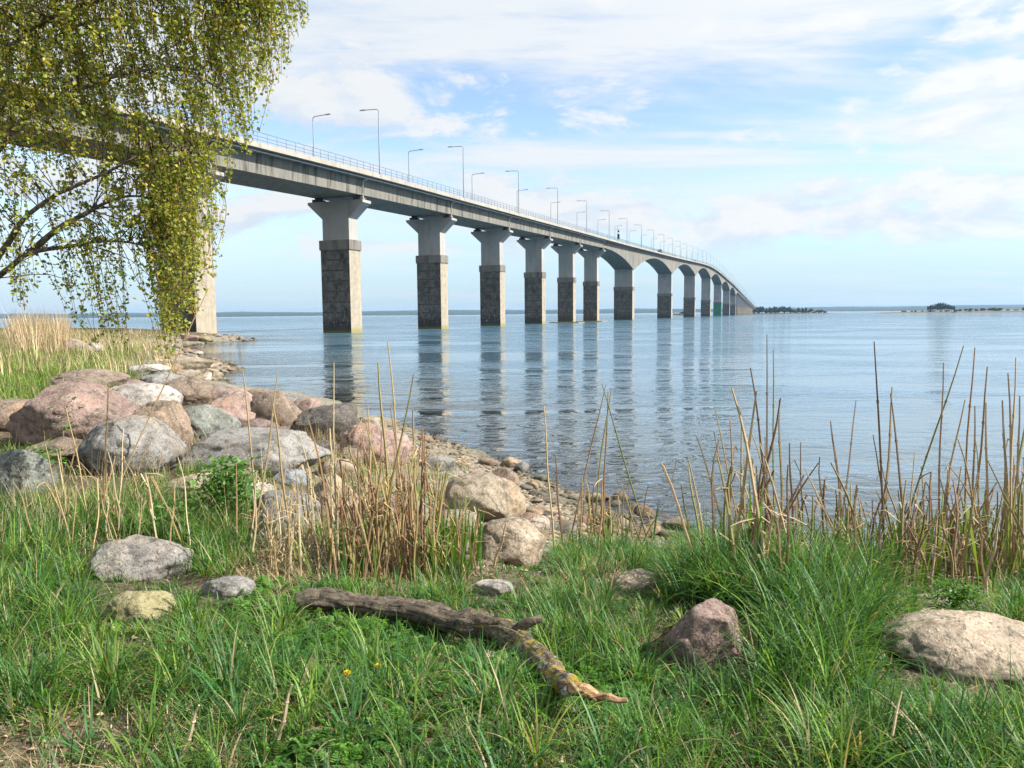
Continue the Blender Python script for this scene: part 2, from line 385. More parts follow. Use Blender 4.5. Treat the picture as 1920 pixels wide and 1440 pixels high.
def m_water():
    m, t = material('sea_water'); p = world_pos(t)
    op = t.add('ShaderNodeAttribute', attribute_name='opac').outputs['Fac']
    yy = t.add('ShaderNodeSeparateXYZ', ins={0: p}).outputs[1]
    w1 = t.noise(t.scale_vec(p, (1.0, 1.8, 1)), 1.0, 3, 0.5, 1.0)
    w2 = t.noise(t.scale_vec(p, (2.6, 5.2, 1), (3, 1, 0)), 1.0, 3, 0.55, 0.3)
    w3 = t.noise(t.scale_vec(p, (0.12, 0.22, 1), (9, 4, 0)), 1.0, 2, 0.5)
    patch = t.mapr(t.noise(t.scale_vec(p, (0.05, 0.11, 1)), 1.0, 3, 0.6, 0.6), 0.38, 0.62, 0.28, 1.35)
    wind = t.math('MULTIPLY', patch, t.mapr(yy, 15.0, 140.0, 0.80, 1.5))        # sheltered by the bank, rougher out on the sound
    h = t.math('ADD', t.math('MULTIPLY', w1, 0.17), t.math('ADD', t.math('MULTIPLY', w2, 0.035), t.math('MULTIPLY', w3, 0.2)))
    bp = t.add('ShaderNodeBump', ins={'Height': t.math('MULTIPLY', h, wind), 'Strength': 1.0, 'Distance': 0.8})
    fr = t.add('ShaderNodeFresnel', ins={'IOR': 1.75, 'Normal': bp.outputs[0]})
    body = t.mix(op, (0.15, 0.165, 0.13), (0.060, 0.130, 0.185))
    df = t.add('ShaderNodeBsdfDiffuse', ins={'Color': body})
    tp = t.add('ShaderNodeBsdfTransparent', ins={'Color': (0.88, 0.94, 0.90, 1)})
    und = t.add('ShaderNodeMixShader', ins={0: op, 1: tp.outputs[0], 2: df.outputs[0]})
    gl = t.add('ShaderNodeBsdfGlossy', ins={'Color': (1, 1, 1, 1), 'Roughness': 0.04, 'Normal': bp.outputs[0]})
    mx = t.add('ShaderNodeMixShader', ins={0: fr.outputs[0], 1: und.outputs[0], 2: gl.outputs[0]})
    t.link(mx.outputs[0], t.out.inputs[0]); return m
M_WATER = m_water()
def m_bark(name, base, dark, lichen=0.0, birch=False):
    m, t = material(name); p = world_pos(t)
    n = t.noise(t.scale_vec(p, (1, 1, 1)), 22, 7, 0.72, 0.4); n2 = t.noise(p, 60, 5, 0.7)
    if lichen:      # bark furrows run along the stem
        bc = t.add('ShaderNodeCombineXYZ', ins={k: t.add('ShaderNodeAttribute', attribute_name=a_).outputs['Fac'] for k, a_ in enumerate(('bark_u', 'bark_c', 'bark_s'))}).outputs[0]
        n = t.math('ADD', t.math('MULTIPLY', n, 0.45), t.math('MULTIPLY', t.noise(t.scale_vec(bc, (7, 3.2, 3.2)), 1.0, 7, 0.72, 0.6), 0.55))
    c = t.mix(t.mapr(n, 0.36, 0.62), dark, base)
    c = t.mix(t.math('MULTIPLY', t.mapr(n2, 0.55, 0.7), 0.5), c, tuple(min(1, x * 1.7) for x in base))
    if lichen:
        l1 = t.noise(t.scale_vec(p, (1, 1, 1), (4, 2, 1)), 15, 8, 0.75, 0.3)
        la = t.add('ShaderNodeAttribute', attribute_name='lich').outputs['Fac']
        c = t.mix(t.mapr(t.math('ADD', l1, t.math('MULTIPLY', la, 0.12)), 0.59, 0.69, 0, 0.85), c, (0.34, 0.235, 0.03))
        l2 = t.noise(t.scale_vec(p, (1, 1, 1), (1, 7, 3)), 22, 8, 0.75, 0.3)
        c = t.mix(t.mapr(t.math('ADD', l2, t.math('MULTIPLY', la, 0.10)), 0.62, 0.68, 0, 0.9), c, (0.33, 0.34, 0.29))
    principled(t, c, 0.9, t.math('ADD', n, t.math('MULTIPLY', n2, 0.4)), 0.8, 0.02, 0.15); return m
M_LOG = m_bark('lichen_bark', (0.17, 0.135, 0.10), (0.012, 0.010, 0.008), 1.0)
M_BARK = m_bark('birch_bark', (0.24, 0.20, 0.165), (0.05, 0.04, 0.033))
M_TWIG = m_bark('birch_twig', (0.10, 0.065, 0.045), (0.04, 0.026, 0.02))
M_WOOD = m_bark('broken_wood', (0.46, 0.29, 0.16), (0.25, 0.14, 0.07))
M_FARLAND = m_metal('far_forest', (0.035, 0.055, 0.03), 0.95, 0.0)
M_ISLAND = m_metal('island_ground', (0.14, 0.115, 0.075), 0.95, 0.0)
# ------------------------------------------------------------------ terrain and water
_sh_px = [(2300, 1070), (1920, 1052), (1700, 1042), (1500, 1030), (1330, 1016), (1250, 1003), (1190, 985), (1140, 955), (1085, 928),
          (1020, 905), (985, 885), (930, 862), (860, 842), (800, 822), (760, 800), (720, 782), (640, 752), (560, 735), (450, 722),
          (395, 708), (432, 692), (415, 678), (350, 664), (325, 652), (370, 644), (470, 638.6), (478, 637.2), (413, 631), (330, 626), (150, 624)]
SHORE = np.array([(400, -300), (120, -40), (40, 3)] + [tuple(at_level(x, y)[:2]) for x, y in _sh_px] + [(-150, 150), (-420, 190), (-420, -300)])
def shore_dist(x, y):
    """signed distance to the waterline, positive on land"""
    x = np.asarray(x, float); y = np.asarray(y, float); best = np.full(x.shape, 1e18); ins = np.zeros(x.shape, bool)
    n = len(SHORE)
    for i in range(n):
        (x0, y0), (x1, y1) = SHORE[i], SHORE[(i + 1) % n]; dx, dy = x1 - x0, y1 - y0
        t = np.clip(((x - x0) * dx + (y - y0) * dy) / (dx * dx + dy * dy + 1e-12), 0, 1)
        best = np.minimum(best, (x - x0 - t * dx) ** 2 + (y - y0 - t * dy) ** 2)
        ins ^= ((y0 > y) != (y1 > y)) & (x < (x1 - x0) * (y - y0) / (y1 - y0 + 1e-12) + x0)
    d = np.sqrt(best); return np.where(ins, d, -d)
_HD = np.array([-600, -60, -20, -6, -2, 0, 0.65, 1.6, 2.5, 3.5, 4.8, 6.3, 8, 11, 40, 400])
_HZ = np.array([-9, -5, -2.4, -0.70, -0.20, 0, 0.05, 0.19, 0.43, 0.66, 0.84, 1.02, 1.13, 1.25, 1.45, 1.6])
def height(x, y):
    x = np.asarray(x, float); y = np.asarray(y, float); d = shore_dist(x, y)
    d = d + 0.35 * fbm2(x, y, 0.55, 2, 3.0) * np.clip(1 - np.abs(d) / 6, 0.0, 1)
    z = np.interp(d, _HD, _HZ)
    near = np.clip(1 - np.hypot(x, y) / 120, 0, 1)
    z = z + near * np.clip((z + 0.1) * 0.5, 0.03, 0.16) * fbm2(x, y, 0.8, 4, 1.0)
    # swells of the bank: the grassy hump at the right, the bed of the boulder bank at the left
    z = z + 0.20 * np.exp(-((x - 1.65) / 0.9) ** 2 - ((y - 4.8) / 1.0) ** 2)
    z = z + 0.22 * np.exp(-((x + 5.8) / 2.6) ** 2 - ((y - 14.0) / 3.4) ** 2)
    return z
def ground_hit(px, py, lo=1.5, hi=400):
    d = ray(px, py); t = np.geomspace(lo, hi, 2600); P = np.array([0, 0, CAMH]) + t[:, None] * d / d[1]
    k = np.nonzero(P[:, 2] < np.maximum(height(P[:, 0], P[:, 1]), -0.02))[0]
    return P[k[0]] if len(k) else P[-1]

def axis(segs):
    a = [segs[0][0]]
    for lo, hi, st in segs:
        n = max(1, int(round((hi - lo) / st))); a += list(np.linspace(lo, hi, n + 1)[1:])
    return np.array(a)
gx = axis([(-9000, -3000, 1500), (-3000, -600, 400), (-600, -120, 40), (-120, -50, 3), (-50, -14, 0.6), (-14, 9, 0.16), (9, 30, 1.0), (30, 120, 6), (120, 600, 60), (600, 3000, 400), (3000, 9000, 1500)])
gy = axis([(-9000, -1500, 1500), (-1500, -100, 200), (-100, -4, 6), (-4, 1, 0.6), (1, 24, 0.16), (24, 60, 0.6), (60, 150, 2), (150, 600, 45), (600, 3000, 400), (3000, 9000, 1500)])
GX, GY = np.meshgrid(gx, gy, indexing='ij'); GZ = height(GX, GY)
ni, nj = GX.shape
idx = np.arange(ni * nj).reshape(ni, nj)
GQ = np.stack([idx[:-1, :-1], idx[1:, :-1], idx[1:, 1:], idx[:-1, 1:]], -1).reshape(-1, 4)
GV = np.stack([GX, GY, GZ], -1).reshape(-1, 3)
tag(obj('ground', mesh_data('ground', GV, GQ, M_GROUND, True)), 'grassy shore bank sloping to a pebble beach', kind='structure')
zf = GV[:, 2]; wet = (zf[GQ] < 0.03).any(1); wq = GQ[wet]; used = np.unique(wq); remap = np.full(len(GV), -1); remap[used] = np.arange(len(used))
WV = GV[used].copy(); dep = np.maximum(0, -WV[:, 2]); WV[:, 2] = 0.0
tag(obj('water', mesh_data('water', WV, remap[wq], M_WATER, True, attrs={'opac': 1 - np.exp(-dep * 1.5)})), 'rippled blue sea water of the sound', kind='structure')

# ------------------------------------------------------------------ far shores
def ridge(name, x0, x1, y0, depth, hfun, mat, nx=400, step_y=6):
    xs = np.linspace(x0, x1, nx); V = []
    prof = np.linspace(0, 1, step_y)
    for x in xs:
        hh = hfun(x)
        for k, p in enumerate(prof):
            V.append((x, y0 + depth * p, -1 + (hh[k] if np.ndim(hh) else hh) * math.sin(math.pi * min(1, p * 1.6 + 0.02) * 0.5) ** 0.35 * (1 if p < 0.9 else 0.6)))
    V = np.array(V); i = np.arange(nx * step_y).reshape(nx, step_y)
    Q = np.stack([i[:-1, :-1], i[1:, :-1], i[1:, 1:], i[:-1, 1:]], -1).reshape(-1, 4)
    return obj(name, mesh_data(name, V, Q, mat, False))
r1 = np.random.default_rng(3)
def h_far(x): return 30 + 13 * float(fbm(np.array([x * 0.0011, 2.0, 0.0]), 3)) + 3.5 * r1.random(6)
tag(ridge('far_shore', -7500, 7500, 5000, 900, h_far, M_FARLAND, 900), 'low wooded shore along the horizon', kind='structure')
def h_far2(x): return 58 + 26 * float(fbm(np.array([x * 0.0007, 5.0, 0.0]), 3)) + 4 * r1.random(6)
tag(ridge('far_hills', -8500, 8500, 7400, 900, h_far2, M_FARLAND, 700), 'pale blue hills behind the far shore', kind='structure')

def low_island(name, label, X0, X1, Y0, Y1, h):
    nx, ny = 60, 14; V = []
    for i in range(nx):
        for j in range(ny):
            u, v = i / (nx - 1), j / (ny - 1); e = min(u, 1 - u, 1) * 6; f = min(v, 1 - v) * 4
            V.append((X0 + (X1 - X0) * u, Y0 + (Y1 - Y0) * v + 18 * math.sin(u * 9), -0.8 + (h + 0.8) * min(1, e) ** 0.5 * min(1, f) ** 0.6 * (0.8 + 0.3 * r1.random())))
    ii = np.arange(nx * ny).reshape(nx, ny)
    Q = np.stack([ii[:-1, :-1], ii[1:, :-1], ii[1:, 1:], ii[:-1, 1:]], -1).reshape(-1, 4)
    return tag(obj(name, mesh_data(name, np.array(V), Q, M_ISLAND)), label, kind='structure')
low_island('headland', 'low headland where the bridge comes down', 492, 690, 1490, 1900, 2.2)
low_island('island', 'flat brown island at the right of the sound', 690, 1400, 1380, 1480, 3.6)
low_island('islet', 'small dark islet seen between the bridge piers', 318, 362, 1460, 1490, 1.8)

def leaf_cloud(n, sx, sy, sz, size, r, hole=0.35, base=0.0):
    """n small quads spread through an uneven ellipsoid"""
    P = r.normal(size=(n * 3, 3)); P /= np.linalg.norm(P, axis=1)[:, None]; rad = r.random(n * 3) ** 0.4
    lump = 0.78 + 0.45 * fbm(P * 1.7 + r.random() * 50, 3); P = P * (rad * lump)[:, None]
    keep = fbm(P * 2.6 + r.random() * 90, 2) > -hole; P = P[keep][:n]; n = len(P)
    C = P * np.array([sx, sy, sz]) + np.array([0, 0, base]); a = r.normal(size=(n, 3)); a /= np.linalg.norm(a, axis=1)[:, None]
    b = np.cross(a, r.normal(size=(n, 3))); b /= np.linalg.norm(b, axis=1)[:, None]; s = size * (0.5 + r.random(n))[:, None]
    V = np.stack([C - a * s, C + b * s * 0.6, C + a * s, C - b * s * 0.6], 1).reshape(-1, 3)
    return V, np.arange(4 * n).reshape(n, 4), P
def far_tree_kind(seed, sx, sz, trunk_h, tone, n=260):
    r = np.random.default_rng(seed); V, Q, P = leaf_cloud(n, sx, sx, sz, 0.75, r, base=trunk_h + sz)
    col = np.repeat((np.array(tone)[None] * (0.6 + 0.8 * r.random((len(P), 1)))), 4, 0)
    crown = mesh_data('tree_crown', V, Q, M_FARLEAF, col=col)
    b = MB(); b.tube([(0, 0, -1.5), (0.1, 0, trunk_h), (0.1, 0.15, trunk_h + sz * 1.3)], [0.35, 0.28, 0.06], 6)
    for k in range(4):
        a = k * 1.6; b.tube([(0.1, 0, trunk_h * 0.9 + k * 0.5), (math.cos(a) * sx * 0.6, math.sin(a) * sx * 0.6, trunk_h + sz * 0.9 + k * 0.4)], [0.12, 0.04], 5)
    return crown, b.mesh('tree_trunk', M_TWIG)
FT = [far_tree_kind(1, 4.2, 4.2, 2.2, (0.05, 0.075, 0.03)), far_tree_kind(2, 2.6, 5.2, 1.5, (0.035, 0.06, 0.028)), far_tree_kind(3, 4.8, 3.0, 0.8, (0.07, 0.085, 0.035))]
def far_tree(X, Y, z, s, kind, name, label, group):
    e = empty(name, (X, Y, z)); tag(e, label, 'tree', group); e.scale = (s, s, s); e.rotation_euler[2] = r1.random() * 6
    obj('crown', FT[kind][0], e); obj('trunk', FT[kind][1], e)
for k in range(60):
    px = 1416 + 132 * (k / 59) + r1.normal() * 1.5; Y = 1530 + r1.random() * 70; X = (px - 960) / FPX * Y
    s = (1.35 if px < 1480 else 1.0 if px < 1520 else 0.65) * (0.75 + 0.45 * r1.random())
    far_tree(X, Y, 0.9, s, int(r1.integers(0, 3)), 'broadleaf_tree', 'small distant tree on the headland at the far end of the bridge', 'trees on the headland')
for k in range(12):
    px = 1738 + 48 * (k / 11); Y = 1415 + r1.random() * 30; X = (px - 960) / FPX * Y
    far_tree(X, Y, 2.2, 1.4 * (0.75 + 0.4 * math.sin(k / 11 * 3.14)), int(r1.integers(0, 2)), 'broadleaf_tree', 'dark round tree in the clump on the flat island', 'clump of trees on the island')
for k in range(60):
    px = 1680 + 340 * r1.random(); Y = 1400 + r1.random() * 50; X = (px - 960) / FPX * Y
    far_tree(X, Y, 1.2, 0.6 + 0.6 * r1.random() * (px > 1790), 2, 'low_bush', 'low distant bush along the flat island', 'bushes on the island')
for k in range(5):
    px = 1264 + 5 * k; Y = 1470 + 10 * r1.random(); X = (px - 960) / FPX * Y
    far_tree(X, Y, 0.6, 0.5 + 0.5 * (k == 3), 2, 'low_bush', 'dark bush on the islet between the piers', 'bushes on the islet')

# ------------------------------------------------------------------ bridge
BK = 0.3635; TH = math.atan(BK); BU = np.array([math.sin(TH), math.cos(TH), 0]); BN = np.array([math.cos(TH), -math.sin(TH), 0])
C0 = -71.6 - 3.2 / math.cos(TH); YP2 = 127.4
B0 = np.array([BK * YP2 + C0, YP2, 0.0])                 # foot of the second pier on the centre line
_ty = np.array([-200, 30, 98, 130, 195, 260, 323, 389, 454, 520, 615, 670, 713, 765, 837, 1009, 1311, 1802, 1900, 2000, 2600])
_tz = np.array([15.5, 22.4, 25.0, 26.4, 28.5, 30.7, 32.7, 35.1, 37.4, 40.0, 43.8, 45.7, 46.4, 46.3, 45.2, 41.4, 31.6, 15.9, 12.6, 11.0, 11.0])
_yy = np.linspace(-200, 2600, 2801); _raw = np.interp(_yy, _ty, _tz); _k = np.hanning(61); _k /= _k.sum()
_sm = np.convolve(np.pad(_raw, 30, mode='edge'), _k, mode='valid')
def T(s): return np.interp(YP2 + s * BU[1], _yy, _sm)        # top of the concrete edge beam
def bpt(s, lat, z): return B0 + BU * s + BN * lat + np.array([0, 0, z])
sY = lambda Y: (Y - YP2) / BU[1]
LOW = [35.0 * k for k in range(-4, 6)]                       # hammerhead piers
HIGH = [sY(y) for y in (351.8, 471.8, 594.5, 718.5, 845.0, 971.0, 1088.0)]
AFTER = [HIGH[-1] + 66 + 35 * k for k in range(0, 24)]
bridge = empty('road_bridge', tuple(B0)); tag(bridge, 'long grey concrete road bridge on piers crossing the sound', 'bridge')
def bmesh_obj(name, mb, mats, parent, smooth=False):
    me = mb.mesh(name, mats, smooth)
    co = np.empty(len(me.vertices) * 3, np.float32); me.vertices.foreach_get('co', co); co = co.reshape(-1, 3) - B0.astype(np.float32)
    me.vertices.foreach_set('co', co.ravel()); me.update()
    return obj(name, me, parent)
def sweep(mb, S, section, m=0):
    """section(s) -> list of (lateral, z); closed loop swept along the stations S"""
    rings = [np.array([bpt(s, a, z) for a, z in section(s)]) for s in S]; k = len(rings[0]); n = len(rings)
    V = np.concatenate(rings)
    Q = [(i * k + j, (i + 1) * k + j, (i + 1) * k + (j + 1) % k, i * k + (j + 1) % k) for i in range(n - 1) for j in range(k)]
    mb.put(V, Q, [], m)
    for e, flip in ((0, 1), (n - 1, 0)):
        c = rings[e].mean(0); VV = np.concatenate([rings[e], [c]])
        mb.put(VV, [], [((j + 1) % k, j, k) if not flip else (j, (j + 1) % k, k) for j in range(k)], m)
def depth_low(s): return 3.55
def make_span(s0, s1, wide, dfun, nseg, detail=True):
    S = np.linspace(s0 + 0.03, s1 - 0.03, nseg + 1); w = 4.5 if wide else 4.75
    mb = MB()
    def girder(s):
        t = T(s); d = dfun(s); wb = w if wide else w - 0.12
        return [(6.2, t - 0.28), (6.2, t - 0.62), (w, t - 1.05), (wb, t - d), (-wb, t - d), (-w, t - 1.05), (-6.2, t - 0.62), (-6.2, t - 0.28)]
    sweep(mb, S, girder); g = bmesh_obj('span', mb, M_GIRDER, bridge)
    mb = MB(); sweep(mb, S, lambda s: [(5.6, T(s) - 0.20), (-5.6, T(s) - 0.20), (-5.6, T(s) - 0.276), (5.6, T(s) - 0.276)]); bmesh_obj('road_deck', mb, M_ROAD, g)
    for sg in (1, -1):
        mb = MB(); sweep(mb, S, lambda s: [(sg * 6.55, T(s)), (sg * 6.55, T(s) - 0.66), (sg * 6.205, T(s) - 0.66), (sg * 6.205, T(s) - 0.02)][::sg]); bmesh_obj('edge_beam', mb, M_BEAM, g)
        mb = MB(); rr = 0.035 if s0 < 120 else 0.05
        for hz in (1.32, 0.78, 0.36): mb.tube([bpt(s, sg * 6.4, T(s) + hz) for s in S], rr, 4)
        step = 2.0 if s0 < 260 else 4.0
        for s in np.arange(s0 + 0.5, s1 - 0.2, step): mb.tube([bpt(s, sg * 6.4, T(s) - 0.05), bpt(s, sg * 6.4, T(s) + 1.32)], rr * 1.15, 4, caps=False)
        bmesh_obj('railing', mb, M_RAIL, g)
    if detail:
        mb = MB(); mb.tube([bpt(s, 5.75, T(s) - 0.92) for s in S], 0.11, 6); bmesh_obj('drain_pipe', mb, M_PIPE, g)
    return g
for a, b in zip(LOW[:-1], LOW[1:]): make_span(a, b, False, depth_low, 10, True)
def hanch(sm, L): return lambda s: 3.2 + 7.4 * min(1.0, abs(s - sm) / (L / 2)) ** 1.9
Lh = HIGH[1] - HIGH[0]
make_span(LOW[-1], HIGH[0], True, lambda s: 3.4 + 7.2 * ((s - LOW[-1]) / (HIGH[0] - LOW[-1])) ** 2.2, 20, False)
for a, b in zip(HIGH[:-1], HIGH[1:]): make_span(a, b, True, hanch((a + b) / 2, b - a), 32, False)
make_span(HIGH[-1], AFTER[0], True, lambda s: 3.4 + 7.2 * ((AFTER[0] - s) / (AFTER[0] - HIGH[-1])) ** 2.2, 20, False)
for a, b in zip(AFTER[:-1], AFTER[1:]): make_span(a, b, False, depth_low, 6, False)

def ring_rect(s, hw, ht, z, nose=0.0):
    pts = [(-ht, -hw), (-ht, hw)] + ([(0, hw + nose)] if nose else []) + [(ht, hw), (ht, -hw)] + ([(0, -hw - nose)] if nose else [])
    return np.array([bpt(s + a, b, z) for a, b in pts])
def pier(s, high=False, far=False, green=False, footing=False):
    p = empty('pier', tuple(BU * s), bridge); tt = T(s)
    def add(name, mb, mats):
        o = bmesh_obj(name, mb, mats, p); o.location = tuple(-BU * s); return o
    hw, ht, nose = (4.35, 2.5, 0.3) if high else (2.75, 1.75, 0.42)
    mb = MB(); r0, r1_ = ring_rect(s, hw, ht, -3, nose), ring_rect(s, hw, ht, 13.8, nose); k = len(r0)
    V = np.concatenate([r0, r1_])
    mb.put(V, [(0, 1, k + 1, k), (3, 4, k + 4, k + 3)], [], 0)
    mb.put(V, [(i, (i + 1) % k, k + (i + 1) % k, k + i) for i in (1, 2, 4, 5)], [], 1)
    add('lower_shaft', mb, [M_GREEN, M_GREEN] if green else [M_OLD_SHADED, M_EDGE])
    mb = MB(); mb.prism(ring_rect(s, hw + 0.16, ht + 0.16, 13.8, nose), ring_rect(s, hw + 0.16, ht + 0.16, 15.4, nose)); add('collar', mb, M_CAP)
    if high:
        foot = tt - 10.6
        mb = MB(); mb.prism(ring_rect(s, 4.2, 2.1, 15.4), ring_rect(s, 4.2, 2.1, foot + 0.4)); add('upper_shaft', mb, M_SHAFT)
    else:
        top = tt - 3.55 - 0.85
        zf = top - 2.9
        mb = MB(); mb.prism(ring_rect(s, 2.55, 1.3, 15.4), ring_rect(s, 2.55, 1.3, zf)); add('upper_shaft', mb, M_SHAFT)
        mb = MB(); mb.prism(ring_rect(s, 2.55, 1.3, zf), ring_rect(s, 5.25, 1.3, top - 0.45), caps=False); mb.prism(ring_rect(s, 5.3, 1.33, top - 0.45), ring_rect(s, 5.3, 1.33, top)); add('hammerhead', mb, M_SHAFT)
        for sg in (1, -1):
            mb = MB(); c = 3.95
            lo, hi = c - 0.75, c + 0.75
            mb.prism(np.array([bpt(s + a, sg * b, top) for a, b in ((-0.9, lo), (-0.9, hi), (0.9, hi), (0.9, lo))][::sg]), np.array([bpt(s + a, sg * b, top + 0.52) for a, b in ((-0.9, lo), (-0.9, hi), (0.9, hi), (0.9, lo))][::sg]))
            mb.prism(np.array([bpt(s + a, sg * b, top + 0.52) for a, b in ((-0.55, lo + .3), (-0.55, hi - .3), (0.55, hi - .3), (0.55, lo + .3))][::sg]), np.array([bpt(s + a, sg * b, top + 0.86) for a, b in ((-0.55, lo + .3), (-0.55, hi - .3), (0.55, hi - .3), (0.55, lo + .3))][::sg]))
            add('bearing', mb, M_BLACK)
        if not far:
            mb = MB(); mb.tube([bpt(s - 0.4, 5.9, tt - 0.7), bpt(s - 0.4, 5.9, tt - 1.0), bpt(s - 0.5, 5.1, tt - 1.35), bpt(s - 0.5, 4.93, tt - 1.6), bpt(s - 0.5, 4.93, top + 0.3), bpt(s - 0.5, 5.15, top + 0.12)], 0.12, 6); add('drain_pipe', mb, M_PIPE)
    if footing:
        mb = MB(); mb.prism(ring_rect(s, hw + 2.4, ht + 2.2, -2.5, 1.2), ring_rect(s, hw + 2.4, ht + 2.2, 0.22, 1.2)); add('footing', mb, M_EDGE)
for s in LOW: pier(s, footing=s in (140.0, 175.0))
for i, s in enumerate(HIGH): pier(s, high=True, green=(i == 4))
for s in AFTER: pier(s, far=True)

# lamps: poles stand on the edge beams, arms reach over the road
def lamp_meshes():
    m = []
    b = MB(); b.tube([(0, 0, -0.3), (0, 0, 4), (0, 0, 9.9)], [0.14, 0.12, 0.085], 8); b.box((0, 0, -0.1), (0.34, 0.34, 0.5)); m.append(b.mesh('lamp_pole', M_GALV))
    b = MB(); b.tube(smooth_path([(0, 0, 9.8), (0.0, 0, 10.35), (-0.35, 0, 10.62), (-1.2, 0, 10.68), (-2.6, 0, 10.74)], 14), 0.07, 6); m.append(b.mesh('lamp_arm', M_GALV))
    b = MB(); b.prism(np.array([(-2.5, -.14, 10.66), (-3.5, -.17, 10.70), (-3.5, .17, 10.70), (-2.5, .14, 10.66)])[::-1], np.array([(-2.5, -.1, 10.84), (-3.5, -.1, 10.86), (-3.5, .1, 10.86), (-2.5, .1, 10.84)])[::-1]); m.append(b.mesh('lamp_head', M_GALV))
    return m
LM = lamp_meshes(); ORD = ['first', 'second', 'third', 'fourth', 'fifth', 'sixth', 'seventh', 'eighth', 'ninth', 'tenth', 'eleventh', 'twelfth']
def lamps(sg):
    n = 0
    for s in np.arange(-69.0, 1800, 35.0):
        P = bpt(s + 1.6, sg * 6.4, T(s + 1.6)); e = empty('street_lamp', tuple(P)); e.rotation_euler[2] = -TH + (0 if sg > 0 else math.pi)
        side = 'near' if sg > 0 else 'far'
        px = project(P)[0]
        if px > 440 and n < 10: lab = f'tall bent street lamp on the {side} bridge rail, {ORD[n]} from the tree'; n += 1
        elif px > 440: lab = f'small distant street lamp on the {side} rail of the bridge'
        else: lab = f'street lamp on the {side} bridge rail behind the birch leaves'
        tag(e, lab, 'street lamp', f'lamps along the {side} bridge rail')
        obj('pole', LM[0], e); obj('arm', LM[1], e); obj('lamp_head', LM[2], e)
lamps(1); lamps(-1)
# a slim sign mast and the traffic on the deck
e = empty('sign_mast', tuple(bpt(sY(366), -6.4, T(sY(366)))), None); tag(e, 'thin dark sign mast above the bridge deck before the arches', 'mast'); e.rotation_euler[2] = -TH
b = MB(); b.tube([(0, 0, -0.3), (0, 0, 11)], [0.12, 0.07], 6); obj('pole', b.mesh('mast_pole', M_RAIL), e)
b = MB(); b.box((0.4, -0.1, 6.0), (1.1, 0.12, 2.6)); b.box((0.4, -0.1, 8.6), (0.7, 0.10, 0.9)); obj('sign_panel', b.mesh('mast_panel', M_CARD), e)
b = MB(); b.tube([(-1.2, 0, 9.6), (1.2, 0, 9.6)], 0.06, 5); obj('cross_arm', b.mesh('mast_arm', M_RAIL), e)
def vehicle(name, label, s, lat, paint, L, W, H, van=False):
    e = empty(name, tuple(bpt(s, lat, T(s) - 0.2))); tag(e, label, 'van' if van else 'car'); e.rotation_euler[2] = -TH
    b = MB(); lo, mid = 0.28, (0.85 if not van else 1.0)
    R4 = lambda y0, y1, w, z: np.array([(-w, y0, z), (w, y0, z), (w, y1, z), (-w, y1, z)])
    b.prism(R4(-L / 2, L / 2, W / 2 * .96, lo), R4(-L / 2, L / 2, W / 2, mid)); 
    if van: b.prism(R4(-L / 2, L / 2 - 1.0, W / 2, mid), R4(-L / 2 + .1, L / 2 - 1.5, W / 2 * .92, H))
    obj('body', b.mesh('vehicle_body', paint), e)
    b = MB()
    if van: b.prism(R4(L / 2 - .98, L / 2 - .3, W / 2 * .9, mid), R4(L / 2 - 1.48, L / 2 - 1.3, W / 2 * .85, H - .1))
    else: b.prism(R4(-L / 2 + .5, L / 2 - 1.2, W / 2 * .94, mid), R4(-L / 2 + 1.1, L / 2 - 2.0, W / 2 * .78, H))
    obj('windows', b.mesh('vehicle_glass', M_GLASS), e)
    for sx in (-1, 1):
        for yy in (-L * .31, L * .31):
            b = MB(); b.tube([(sx * W * .38, yy, .32), (sx * W * .5, yy, .32)], .32, 12); obj('wheel', b.mesh('vehicle_wheel', M_TYRE), e)
vehicle('delivery_van', 'dark van driving on the bridge above the second arch', sY(428), 4.0, M_CARD, 5.4, 2.0, 2.5, True)
vehicle('passenger_car', 'dark car crossing the bridge near its crest', sY(592), 4.0, M_CARD, 4.5, 1.8, 1.5)
vehicle('passenger_car', 'white car on the bridge deck above the first arch', sY(365), -2.0, M_CARW, 4.5, 1.8, 1.5)
# ------------------------------------------------------------------ boulders and stones
def ico(sub):
    bm = bmesh.new(); bmesh.ops.create_icosphere(bm, subdivisions=sub, radius=1.0)
    V = np.array([v.co[:] for v in bm.verts]); F = np.array([[v.index for v in f.verts] for f in bm.faces]); bm.free(); return V, F
ICO = {k: ico(k) for k in (1, 2, 3, 4, 5)}
def rock_shape(sub, seed, ang=0.5, rough=1.0):
    """a rounded block: a sphere trimmed by planes, then roughened"""
    r = np.random.default_rng(seed); V, F = ICO[sub]; V = V.copy()
    n = 6 + int(ang * 7)
    for k in range(n):
        a = r.normal(size=3); a /= np.linalg.norm(a); cut = 1.0 - (0.06 + ang * (0.14 + 0.50 * r.random() ** 1.3))
        d = V @ a; over = np.maximum(0, d - cut); V -= (over * min(0.98, 0.84 + 0.16 * ang))[:, None] * a
    L = np.linalg.norm(V, axis=1)[:, None]; N = V / L
    o = r.random(3) * 60
    V = V + N * (0.12 * fbm(V * 1.0 + o, 2) + rough * 0.06 * fbm(V * 2.7 + o, 3) + rough * 0.04 * fbm(V * 8 + o, 3) - rough * 0.05 * np.clip(0.10 - np.abs(fbm(V * 1.6 + o + 7, 2)), 0, 0.1) / 0.1)[:, None]
    lo, hi = V.min(0), V.max(0); V = (V - (lo + hi) / 2) / ((hi - lo) / 2)
    return V, F
PINK = (0.45, 0.315, 0.26); GREY = (0.36, 0.34, 0.31); PALE = (0.60, 0.53, 0.46); TAN = (0.44, 0.36, 0.26); CREAM = (0.58, 0.46, 0.33); DARK = (0.20, 0.18, 0.155)
